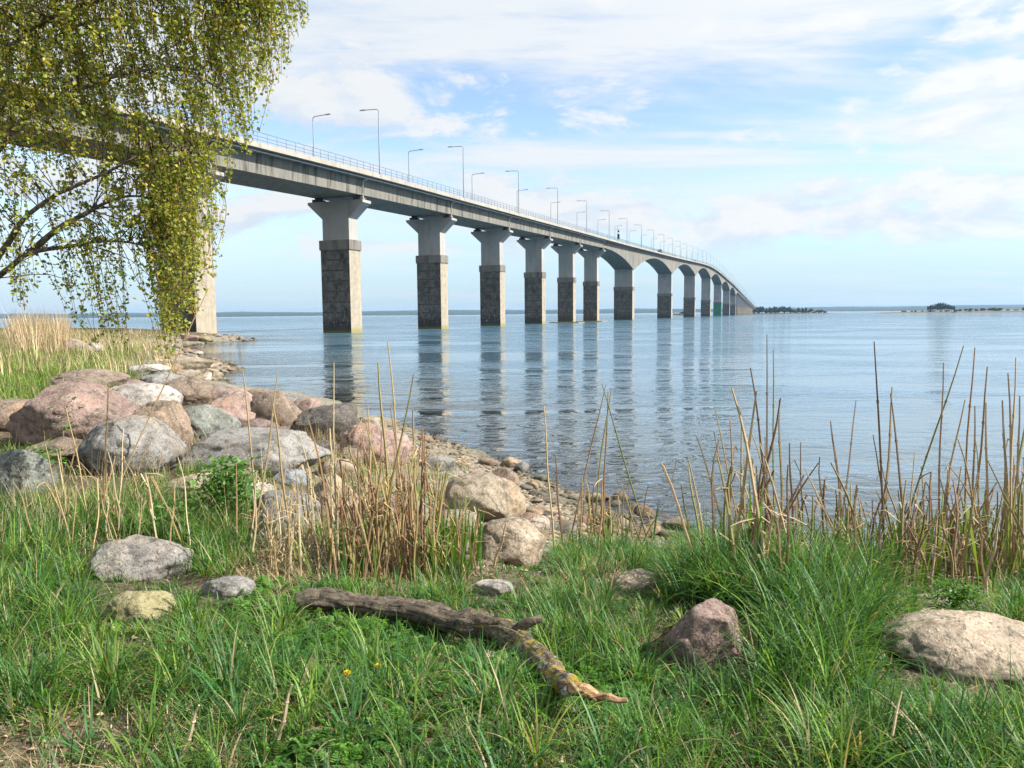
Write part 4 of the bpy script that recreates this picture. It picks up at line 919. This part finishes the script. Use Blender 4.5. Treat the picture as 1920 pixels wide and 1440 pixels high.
# feathery herb leaves
def herbs(name, label, n, win, size, cols, wts, up=0.9, dens=None):
    P = roots(n, *win, dens=dens); n = len(P); Vs = []; Qs = []; cs = []; k0 = 0
    az = rg.uniform(0, 6.3, n); L = rg.uniform(*size, n); tilt = rg.uniform(0.25, up, n); col = tone(n, cols, wts)
    m = 9
    t = np.linspace(0.18, 1, m)
    d = np.stack([np.cos(az), np.sin(az), np.zeros(n)], -1); s = np.stack([-np.sin(az), np.cos(az), np.zeros(n)], -1)
    st = P[:, None] + d[:, None] * (L[:, None] * t[None] * np.sin(tilt)[:, None])[..., None]; st[..., 2] += L[:, None] * (t[None] * np.cos(tilt)[:, None] * 1.0 - 0.35 * t[None] ** 2.2)
    ll = L[:, None] * 0.36 * (1.1 - np.abs(t - 0.5) * 1.5)[None]; wv = L[:, None] * 0.075
    for sg in (1, -1):
        o = (s * sg)[:, None] * 0.8 + d[:, None] * 0.6; tip = st + o * ll[..., None]; tip[..., 2] += rg.normal(size=(n, m)) * 0.12 * ll
        midp = st + o * (ll * 0.55)[..., None]; off = d[:, None] * wv[..., None]
        V = np.stack([st, midp + off, tip, midp - off], 2).reshape(-1, 3); Vs.append(V); Qs.append(np.arange(len(V)).reshape(-1, 4) + k0); k0 += len(V); cs.append(np.repeat(col, 4 * m, 0))
    tag(obj(name, mesh_data(name, np.concatenate(Vs), np.concatenate(Qs), M_GRASS, False, col=np.concatenate(cs))), label, kind='stuff')
H1 = np.array([0.09, 0.22, 0.035]); H2 = np.array([0.13, 0.26, 0.05])
herbs('feathery_herbs', 'feathery green herb leaves low in the foreground', 3800, (480, 1250, 1180, 2000), (0.06, 0.15), [H1, H2, G1], [.4, .3, .3], dens=clumpy(1.6, 19, -0.1, 0.2))
herbs('branch_herbs', 'bright herb leaves left of the fallen branch', 380, (430, 720, 1100, 1240), (0.07, 0.16), [H2, H1], [.5, .5])
def herb_plant(px, py, hpx, label, n, spread, seed):
    P0 = ground_hit(px, py); H = hpx / FPX * P0[1]; r = np.random.default_rng(seed); root = empty('leafy_plant', tuple(P0)); tag(root, label, 'plant', 'leafy plants on the bank')
    b = MB()
    for k in range(max(4, n // 25)):
        a = r.uniform(0, 6.3); e = np.array([math.cos(a), math.sin(a), 0]) * spread * r.uniform(.2, .9); b.tube(smooth_path([(0, 0, -.03), tuple(e * .35 + np.array([0, 0, H * .5])), tuple(e + np.array([0, 0, H * r.uniform(.7, 1)]))], 8), np.linspace(.006, .002, 8), 5)
    st = b.mesh('plant_stem', M_STALK); o = obj('stem', st, root); o.color = (0.10, 0.18, 0.05, 1)
    C = r.normal(size=(n, 3)) * np.array([spread * .5, spread * .5, H * .25]) + np.array([0, 0, H * .6]); C[:, 2] = np.clip(C[:, 2], 0.02, H * 1.05)
    a = r.normal(size=(n, 3)); a[:, 2] = np.abs(a[:, 2]) * .4; a /= np.linalg.norm(a, axis=1)[:, None]; bb = np.cross(a, r.normal(size=(n, 3))); bb /= np.linalg.norm(bb, axis=1)[:, None]
    s = (np.minimum(H * 0.075, 0.028) * (0.4 + 1.1 * r.random(n)))[:, None]; V = np.stack([C - a * s, C + bb * s * .45, C + a * s * 1.3, C - bb * s * .45], 1).reshape(-1, 3)
    col = np.repeat(np.array([H1, H2, G1])[r.integers(0, 3, n)] * r.uniform(.6, 1.3, (n, 1)), 4, 0)
    f = obj('foliage', mesh_data('plant_foliage', V, np.arange(4 * n).reshape(n, 4), M_GRASS, col=col), root); f['kind'] = 'stuff'
herb_plant(425, 985, 120, 'bushy bright green plant in front of the pale flat slab', 1300, 0.26, 1)
herb_plant(310, 1005, 60, 'dark green leafy plant above the grey flat topped boulder', 900, 0.26, 2)
herb_plant(1790, 1140, 48, 'small rounded green herb cushion at the foot of the right reeds', 1500, 0.22, 3)
herb_plant(130, 850, 100, 'thin leafy sapling in front of the largest pink boulder', 130, 0.22, 4)
herb_plant(60, 900, 60, 'green leafy plant beside the boulder at the left edge', 500, 0.3, 5)

def dandelion(px, py, hpx, bend, label):
    P0 = ground_hit(px, py + hpx); Y = P0[1]; H = hpx / FPX * Y; e = empty('dandelion', tuple(P0)); tag(e, label, 'flower', 'dandelions in the foreground grass')
    top = np.array([bend, 0, H]); b = MB(); b.tube(smooth_path([(0, 0, 0), (bend * .3, 0, H * .6), tuple(top)], 8), .003, 6); o = obj('stem', b.mesh('dandelion_stem', M_STALK), e); o.color = (.22, .25, .08, 1)
    V = []; Q = []; n = 46
    for k in range(n):
        a = k * 2.4; el = 0.15 + 1.1 * (k / n); L = 0.02 * (1.1 - .35 * k / n); d = np.array([math.cos(a) * math.cos(el), math.sin(a) * math.cos(el), math.sin(el)]); s = np.array([-math.sin(a), math.cos(a), 0]) * .0028
        V += [top, top + d * L * .6 + s, top + d * L, top + d * L * .6 - s]; Q.append([4 * k + i for i in range(4)])
    obj('flower_head', mesh_data('dandelion_head', np.array(V), np.array(Q), M_STRAW, col=np.tile([[.85, .55, .01]], (len(V), 1))), e)
dandelion(702, 1246, 46, 0.02, 'yellow dandelion flower standing in the grass below the branch')
dandelion(640, 1258, 60, 0.03, 'drooping yellow dandelion left of the upright one')
# ------------------------------------------------------------------ reeds
rr_ = np.random.default_rng(55)
def stalk_mesh(seed, leaves, kink=0.02, snap=False):
    cut = 9
    r = np.random.default_rng(seed); n = 9; z = np.linspace(0, 1, n); bx = kink * r.normal() * 3 * z ** 2 + kink * .5 * np.sin(z * 9 + r.random() * 6); by = kink * r.normal() * 3 * z ** 2
    P = np.stack([bx, by, z], -1); b = MB(); b.tube(P, np.interp(z, [0, .7, 1], [.0078, .0064, .0036]), 5)
    if snap:      # snapped top hanging over
        i = int(r.integers(5, 8)); cut = i; a = r.uniform(0, 6.3); q = P[i]; e = q + np.array([math.cos(a) * .13, math.sin(a) * .13, r.uniform(-.10, .06)]); b = MB(); b.tube(np.concatenate([P[:i + 1], [q * .4 + e * .6 + np.array([0, 0, .012])], [e]]), np.interp(np.linspace(0, 1, i + 3), [0, .7, 1], [.0078, .0064, .003]), 5)
    for i in [q for q in (2, 4, 6) if q < cut]:
        b.tube([P[i] - np.array([0, 0, .006]), P[i] + np.array([0, 0, .006])], .0088, 5)
    for k in range(leaves):
        i = int(r.integers(2, min(n - 1, cut))); a = r.uniform(0, 6.3); L = r.uniform(.10, .24); d = np.array([math.cos(a), math.sin(a), 0]); s = np.array([-d[1], d[0], 0]) * .0045; p = P[i]
        up = r.uniform(.3, 1.6); q1 = p + d * L * .4 + np.array([0, 0, L * .35 * up]); q2 = p + d * L * .8 + np.array([0, 0, L * .3 * (up - .7)])
        b.put([p - s * .5, p + s * .5, q1 + s, q1 - s, q2], [(0, 1, 2, 3)], [(3, 2, 4)])
    return b.mesh('reed_stalk', M_STALK)
STALK = [stalk_mesh(300 + k, 1 + k % 4, snap=k % 6 == 1) for k in range(20)]
BARE = [stalk_mesh(340 + k, 0, 0.012) for k in range(6)]
def shoot_mesh(seed):
    r = np.random.default_rng(seed); b = MB()
    for k in range(3):
        a = r.uniform(0, 6.3); n = 5; t = np.linspace(0, 1, n); lean = r.uniform(.03, .22); d = np.array([math.cos(a), math.sin(a), 0]); s = np.array([-d[1], d[0], 0]); Hh = r.uniform(.65, 1)
        C = t[:, None] * np.array([0, 0, Hh]) + (t ** 2)[:, None] * d * lean; w = .013 * np.array([.6, 1, .95, .6, .02])
        V = np.concatenate([C - s * w[:, None], C + s * w[:, None]]); b.put(V, [(i, i + n, i + n + 1, i + 1) for i in range(n - 1)])
    me = b.mesh('reed_shoot', M_GRASS); ca = me.color_attributes.new('Col', 'FLOAT_COLOR', 'POINT'); n = len(me.vertices); c = np.ones((n, 4), np.float32)
    c[:, :3] = np.array([(.12, .22, .035), (.18, .25, .05), (.09, .19, .04)][seed % 3]); ca.data.foreach_set('color', c.ravel()); return me
SHOOT = [shoot_mesh(400 + k) for k in range(9)]
HEADM = None
def plume_mesh():
    r = np.random.default_rng(9); b = []; Q = []; n = 130
    for k in range(n):
        z = r.random(); w = .02 * math.sin(math.pi * min(1, z * .9 + .08)); p = np.array([r.normal() * w, r.normal() * w, z * .2]); d = np.array([r.normal() * .5, r.normal() * .5, 1.0]) * .014; s = np.cross(d, r.normal(size=3)); s = s / np.linalg.norm(s) * .0022
        b += [p, p + d * .5 + s, p + d, p + d * .5 - s]; Q.append([4 * k + i for i in range(4)])
    return mesh_data('reed_plume', np.array(b), np.array(Q), M_STRAW, col=np.tile([[.55, .40, .25]], (len(b), 1)))
PLUME = plume_mesh()
TANS = [(.42, .29, .14), (.50, .37, .19), (.33, .20, .10), (.26, .15, .085), (.38, .30, .12)]
BRN = [(.33, .21, .12), (.26, .16, .10), (.42, .29, .16), (.34, .27, .12), (.46, .34, .19), (.24, .24, .08)]
def orient(o, base, top):
    d = Vector(tuple(top - base)); L = d.length; o.location = tuple(base); o.rotation_mode = 'QUATERNION'; o.rotation_quaternion = d.to_track_quat('Z', 'Y') @ Matrix.Rotation(rr_.uniform(0, 6.3), 3, 'Z').to_quaternion()
    return L
def stem(parent, root, base, top, cols, meshes, thick=1.0, name='stalk'):
    o = obj(name, meshes[int(rr_.integers(0, len(meshes)))], parent); L = orient(o, base - root, top - root); w = thick * rr_.uniform(.85, 1.25); o.scale = (w, w, L)
    c = cols[int(rr_.integers(0, len(cols)))]; f = rr_.uniform(.75, 1.25); o.color = tuple(x * f for x in c) + (1,); return o
def reed_clump(label, cx, n, nsh, win, hr, cols, thick=1.0, shoot_h=(.25, .5), named=(), plume=0, lean=.09):
    """win: ground window (px0, px1, py0, py1) of the roots"""
    P = np.array([ground_hit(rr_.normal((win[0] + win[1]) / 2, (win[1] - win[0]) / 3.2), rr_.uniform(win[2], win[3])) for _ in range(n + nsh)])
    c = P.mean(0); root = empty('reed_clump', tuple(c)); tag(root, label, 'reeds', 'reed clumps on the shore bank')
    for i in range(n):
        L = rr_.uniform(*hr) * rr_.uniform(.55, 1.0); b = P[i] - np.array([0, 0, .04]); t = b + np.array([rr_.normal() * lean * L, rr_.normal() * lean * L, L]); o = stem(root, c, b, t, cols, STALK, thick)
        if plume and i < plume:
            q = obj('plume', PLUME, root); q.location = tuple(t - c - np.array([0, 0, .06]))
    for i in range(nsh):
        L = rr_.uniform(*shoot_h); b = P[n + i] - np.array([0, 0, .03]); t = b + np.array([rr_.normal() * .08 * L, rr_.normal() * .08 * L, L]); o = stem(root, c, b, t, [(.1, .2, .05)], SHOOT, .8, 'shoot'); o.scale = (L * 1.1, L * 1.1, L)
    for (x0, y0, x1, y1) in named:
        b = ground_hit(x0, y0); Y = b[1]; t = at_depth(x1, y1, Y + rr_.uniform(-.25, .25)); stem(root, c, b - np.array([0, 0, .03]), t, cols, BARE, thick * 1.15)
    return root
reed_clump('dense dry tan reed clump in the centre behind the branch', 0, 95, 16, (655, 800, 1035, 1105), (.75, 1.35), TANS, 1.1, (.4, .7), [(740, 1080, 705, 680), (770, 1075, 722, 640), (700, 1090, 770, 700), (775, 1085, 780, 770), (790, 1085, 792, 800)], 3)
reed_clump('green young reed shoots beside the centre clump', 0, 16, 46, (800, 900, 1040, 1100), (.4, .8), TANS, .9, (.35, .72), [(925, 1060, 948, 985)])
reed_clump('loose pale reed stalks in front of the boulder pile', 0, 46, 14, (470, 660, 1010, 1090), (.5, 1.05), [TANS[1], (.55, .45, .27), TANS[0]], .9, (.25, .5), [(480, 1000, 520, 700), (620, 1050, 632, 680), (545, 1050, 530, 760), (480, 980, 468, 690)])
reed_clump('sparse leaning reed stalks at the left among the grass', 0, 30, 6, (90, 350, 930, 1060), (.5, 1.1), [TANS[1], (.55, .45, .27), TANS[0]], .85, (.2, .4), [(225, 900, 385, 540), (170, 990, 130, 760), (190, 985, 205, 720)], 0, .22)
reed_clump('small reed tuft with green blades at the end of the beach', 0, 30, 16, (1085, 1200, 1000, 1055), (.5, 1.0), TANS, 1.0, (.4, .7), [(1040, 1050, 1020, 760), (1055, 1040, 1043, 850), (1215, 1050, 1160, 905)])
reed_clump('tall crossing reed stalks meeting in a point above the beach', 0, 2, 1, (1120, 1180, 1030, 1050), (.4, .6), BRN, 1.0, (.3, .5), [(1062, 1030, 1138, 722), (1225, 1050, 1133, 718), (1130, 1030, 1136, 735), (1108, 1030, 1137, 728)])
RS = (1040, 1120)
reed_clump('tall dry reed clump at the left end of the right reed bed', 0, 50, 28, (1330, 1480) + RS, (.7, 1.5), BRN, 1.3, (.45, 1.0), [(1440, 1060, 1437, 627), (1455, 1060, 1415, 690), (1450, 1060, 1453, 655), (1400, 1060, 1345, 760), (1372, 1050, 1322, 815), (1470, 1060, 1456, 750), (1390, 1060, 1393, 770), (1385, 1060, 1340, 810)], 0, .12)
reed_clump('brown reed clump with bent leaves left of the herb cushion', 0, 76, 34, (1500, 1680) + RS, (.6, 1.25), BRN, 1.3, (.4, .9), [(1660, 1080, 1647, 640), (1640, 1070, 1690, 728), (1487, 1060, 1486, 830), (1590, 1080, 1560, 790), (1570, 1070, 1600, 750)], 0, .13)
reed_clump('slanting reed stalks with one long leaning stem', 0, 40, 28, (1660, 1760) + RS, (.6, 1.3), BRN, 1.3, (.4, .9), [(1668, 1060, 1812, 648), (1755, 1080, 1772, 680), (1700, 1080, 1686, 735), (1690, 1080, 1632, 815)], 0, .12)
reed_clump('tall thin reed stems behind the herb cushion', 0, 52, 36, (1755, 1860) + RS, (.7, 1.5), BRN, 1.3, (.45, 1.0), [(1800, 1085, 1824, 652), (1806, 1085, 1866, 688), (1750, 1080, 1795, 748), (1822, 1085, 1826, 760), (1850, 1090, 1855, 755)], 0, .12)
reed_clump('thick tall reed clump at the right edge of the picture', 0, 74, 36, (1860, 2000) + RS, (.8, 1.7), BRN, 1.35, (.45, 1.05), [(1890, 1090, 1905, 670), (1880, 1090, 1930, 690), (1895, 1090, 1885, 750), (1900, 1090, 1900, 700), (1908, 1090, 1915, 740)], 0, .12)
reed_clump('bent reed stalks lying over the grey boulder in the grass', 0, 0, 0 + 1, (300, 320, 1070, 1080), (.3, .4), TANS, .9, (.2, .3), [(480, 1060, 205, 1008), (545, 1035, 410, 1062), (430, 1048, 640, 1010)])
reed_clump('pale broken straw standing in the foreground grass', 0, 1, 2, (520, 560, 1380, 1400), (.1, .2), [(.6, .48, .3)], .8, (.08, .15), [(515, 1408, 545, 1275), (330, 1440, 372, 1300), (1655, 1440, 1690, 1300)])

# ------------------------------------------------------------------ weeping birch
rb = np.random.default_rng(99)
def birch():
    base = ground_hit(-420, 1000); Yb = 7.2; bx, by = -7.4, Yb; bz = float(height(bx, by))
    root = empty('birch_tree', (bx, by, bz)); tag(root, 'weeping birch with fresh yellow green leaves hanging over the left bank', 'tree'); O = np.array([bx, by, bz])
    px2 = lambda x, y, Y: at_depth(x, y, Y)
    trunk = smooth_path([O + (0, 0, -.2), O + (.05, 0, 1.5), O + (.25, -.05, 3.5), O + (.3, .1, 6.0), O + (.45, .1, 8.5)], 24)
    b = MB(); b.tube(trunk, np.linspace(.19, .05, 24), 14); me = b.mesh('birch_trunk', M_BARK, True); co = np.empty(len(me.vertices) * 3, np.float32); me.vertices.foreach_get('co', co); me.vertices.foreach_set('co', (co.reshape(-1, 3) - O).ravel().astype(np.float32)); obj('trunk', me, root)
    limbs = [  # pixel way points with depth, start and end radius
     ([trunk[8], px2(-150, 640, 6.9), px2(0, 515, 6.6), px2(55, 472, 6.5), px2(150, 457, 6.4), px2(240, 455, 6.3), px2(318, 478, 6.2)], .036, .004),
     ([px2(55, 472, 6.5), px2(110, 425, 6.5), px2(165, 395, 6.6), px2(230, 372, 6.6), px2(300, 375, 6.7)], .03, .005),
     ([trunk[10], px2(-120, 590, 6.7), px2(0, 475, 6.4), px2(40, 415, 6.3), px2(95, 372, 6.3), px2(190, 330, 6.2), px2(270, 290, 6.2), px2(360, 280, 6.1)], .034, .004),
     ([trunk[11], px2(-100, 330, 6.6), px2(60, 210, 6.5), px2(200, 150, 6.4), px2(330, 130, 6.3), px2(420, 170, 6.2)], .034, .004),
     ([trunk[13], px2(-80, 120, 6.8), px2(120, 20, 6.6), px2(300, -20, 6.4), px2(430, 10, 6.3), px2(500, 60, 6.2)], .034, .004),
     ([trunk[14], px2(-60, -80, 6.8), px2(180, -160, 6.7), px2(400, -150, 6.5), px2(530, -70, 6.4), px2(565, 10, 6.3)], .034, .004),
     ([trunk[12], px2(-80, 250, 7.4), px2(120, 60, 7.6), px2(280, 40, 7.8), px2(400, 110, 7.8)], .032, .004),
     ([trunk[15], px2(0, -220, 7.6), px2(240, -260, 7.8), px2(450, -190, 7.9), px2(540, -90, 7.9)], .032, .004),
     ([trunk[16], O + (-1.2, .6, 5.2), O + (-2.4, 1.0, 5.6), O + (-3.4, 1.3, 4.9)], .05, .008),
     ([trunk[13], O + (-.8, -1.3, 4.6), O + (-1.2, -2.2, 4.7), O + (-1.4, -3.0, 4.0)], .05, .008),
     ([trunk[18], O + (.6, 1.6, 6.8), O + (1.2, 3.0, 6.6), O + (1.5, 3.9, 5.6)], .045, .008),
     ([trunk[20], O + (1.4, -.2, 8.4), O + (2.6, -.3, 8.3), O + (3.6, -.2, 7.3)], .04, .006)]
    pool = []
    for W, r0, r1_ in limbs:
        n = 26; P = smooth_path(W, n); P += 0.03 * np.stack([fbm(P * 1.7 + o, 2) for o in (0, 11, 23)], -1); V, Q, Tt = tube(P, np.linspace(r0, r1_, n) , 8)
        obj('limb', mesh_data('birch_limb', V - O, [Q, Tt], M_BARK, True), root); pool.append(P[6:])
    pool = np.concatenate(pool)
    # hanging twigs: (px, lowest py) drawn over the outline of the crown, depth free
    env_x = [-900, -100, 0, 60, 130, 190, 240, 275, 310, 350, 385, 405, 430, 470, 500, 525, 550, 575]
    env_y = [560, 580, 590, 600, 612, 655, 650, 610, 668, 605, 585, 500, 330, 300, 215, 150, 110, 40]
    twV, twQ, nv = [], [], 0; LP, LN, LS = [], [], []; CT = []
    def strand(xb, yb, Y, L):
        nonlocal nv
        E = px2(xb, yb, Y); top = E + np.array([rb.normal() * .10 - .12, rb.normal() * .08, L])
        d2 = ((pool - top) ** 2).sum(1); A = pool[np.argmin(d2 + rb.random(len(pool)) * .08)]
        far = np.linalg.norm(top - A)
        if far > 1.9: top = A + (top - A) * (1.9 / far); E = top - np.array([-.05, 0, L])
        mid = A + (top - A) * .6 + np.array([0, 0, .06 + .1 * far * .5])
        P = smooth_path([A, mid, top, top * .6 + E * .4 + rb.normal(size=3) * .025, E], 13)
        V, Q, _ = tube(P, np.interp(np.linspace(0, 1, 13), [0, .35, 1], [.0055, .0034, .0016]), 3, False); twV.append(V); twQ.append(np.array(Q) + nv); nv += len(V)
        hang = P[4:]; n = int((L + .25) * rb.uniform(42, 80)); u = rb.uniform(0, len(hang) - 1.01, n); i = u.astype(int); f = (u - i)[:, None]; C = hang[i] * (1 - f) + hang[i + 1] * f
        LP.append(C + rb.normal(size=(n, 3)) * np.array([.02, .02, .012])); LN.append(rb.normal(size=(n, 3))); LS.append(rb.uniform(.009, .023, n))
        for k in range(rb.poisson(2.2)): CT.append(hang[int(rb.integers(0, len(hang)))])
    def dens(x, y):
        if y < 300: return 1.0 if x < 440 else .7
        if y < 350: return .6
        if x > 305: return 1.0
        if y < 440: return .30 if x > 120 else .24
        return .14 if 170 < x < 260 or 20 < x < 90 or 115 < x < 150 else .05
    k = 0
    while k < 860:
        x = rb.uniform(-60, 578); e = np.interp(x, env_x, env_y); y = rb.uniform(-60, e)
        if rb.random() > dens(x, y): continue
        strand(x, y, rb.uniform(5.9, 8.0) if x < 440 else rb.uniform(6.0, 7.4), rb.uniform(.35, 1.15) * (1.0 if y < 400 else .8)); k += 1
    for k in range(70): strand(310 + 75 * rb.random() ** 1.2, rb.uniform(330, 585), rb.uniform(5.9, 6.6), rb.uniform(.4, .8))
    for cx_, lo_, n_ in ((30, 590, 9), (60, 560, 5), (135, 610, 7), (195, 655, 8), (225, 650, 9), (240, 600, 4), (275, 560, 3), (310, 668, 14), (335, 640, 12), (365, 590, 12), (395, 545, 4)):
        for k in range(n_): strand(cx_ + rb.normal() * 9, lo_ - abs(rb.normal()) * 45, rb.uniform(5.9, 6.9), rb.uniform(.6, 1.05))
    for k in range(60): strand(rb.uniform(-20, 300), rb.uniform(150, 330), rb.uniform(6.0, 7.6), rb.uniform(.4, .9))
    for k in range(260): strand(rb.uniform(-900, -40), rb.uniform(-600, 560), rb.uniform(5.6, 9.5), rb.uniform(.5, 1.3))
    for k in range(200): strand(rb.uniform(-300, 560), rb.uniform(-560, -40), rb.uniform(5.9, 8.4), rb.uniform(.4, 1.0))
    o = obj('twigs', mesh_data('birch_twigs', np.concatenate(twV) - O, np.concatenate(twQ), M_TWIG), root); o['kind'] = 'stuff'
    C = np.concatenate(LP) - O; N = np.concatenate(LN); S = np.concatenate(LS)[:, None]; n = len(C)
    a = N; a[:, 2] = a[:, 2] * .6 - .5; a /= np.linalg.norm(a, axis=1)[:, None]; bb = np.cross(a, rb.normal(size=(n, 3))); bb /= np.linalg.norm(bb, axis=1)[:, None]; cc = np.cross(a, bb)
    V = np.stack([C - a * S * .3, C + a * S * .45 + bb * S * .75 + cc * S * .15, C + a * S * 1.7, C + a * S * .45 - bb * S * .75 + cc * S * .15], 1).reshape(-1, 3)
    i4 = np.arange(n)[:, None] * 4; F = np.concatenate([i4 + np.array([[0, 1, 2]]), i4 + np.array([[0, 2, 3]])])
    pal = np.array([(.34, .37, .05), (.44, .42, .055), (.23, .32, .05), (.48, .38, .07), (.15, .22, .05)]); col = pal[rb.choice(5, n, p=[.3, .25, .2, .1, .15])] * rb.uniform(.7, 1.25, (n, 1))
    o = obj('leaves', mesh_data('birch_leaves', V, F, M_BIRCHLEAF, col=np.repeat(col, 4, 0)), root); o['kind'] = 'stuff'
    b = MB()
    for p in CT:
        L = rb.uniform(.03, .06); q = p - O + rb.normal(size=3) * .01; b.tube([q, q + np.array([rb.normal() * .006, rb.normal() * .006, -L * .5]), q + np.array([rb.normal() * .01, rb.normal() * .01, -L])], [.003, .0042, .002], 5)
    o = obj('catkins', b.mesh('birch_catkins', m_bark('catkin', (.42, .27, .06), (.22, .13, .04))), root); o['kind'] = 'stuff'
birch()

# ------------------------------------------------------------------ thin haze over the sound
def haze():
    m, t = material('air'); v = t.add('ShaderNodeVolumePrincipled'); v.inputs['Color'].default_value = (0.42, 0.66, 1.0, 1); v.inputs['Density'].default_value = 0.00006; v.inputs['Anisotropy'].default_value = 0.2
    t.link(v.outputs[0], t.out.inputs['Volume']); b = MB(); b.box((0, 0, 38), (19000, 19000, 96)); o = obj('haze', b.mesh('haze', m)); tag(o, 'thin blue haze over the sound', kind='stuff')
haze()
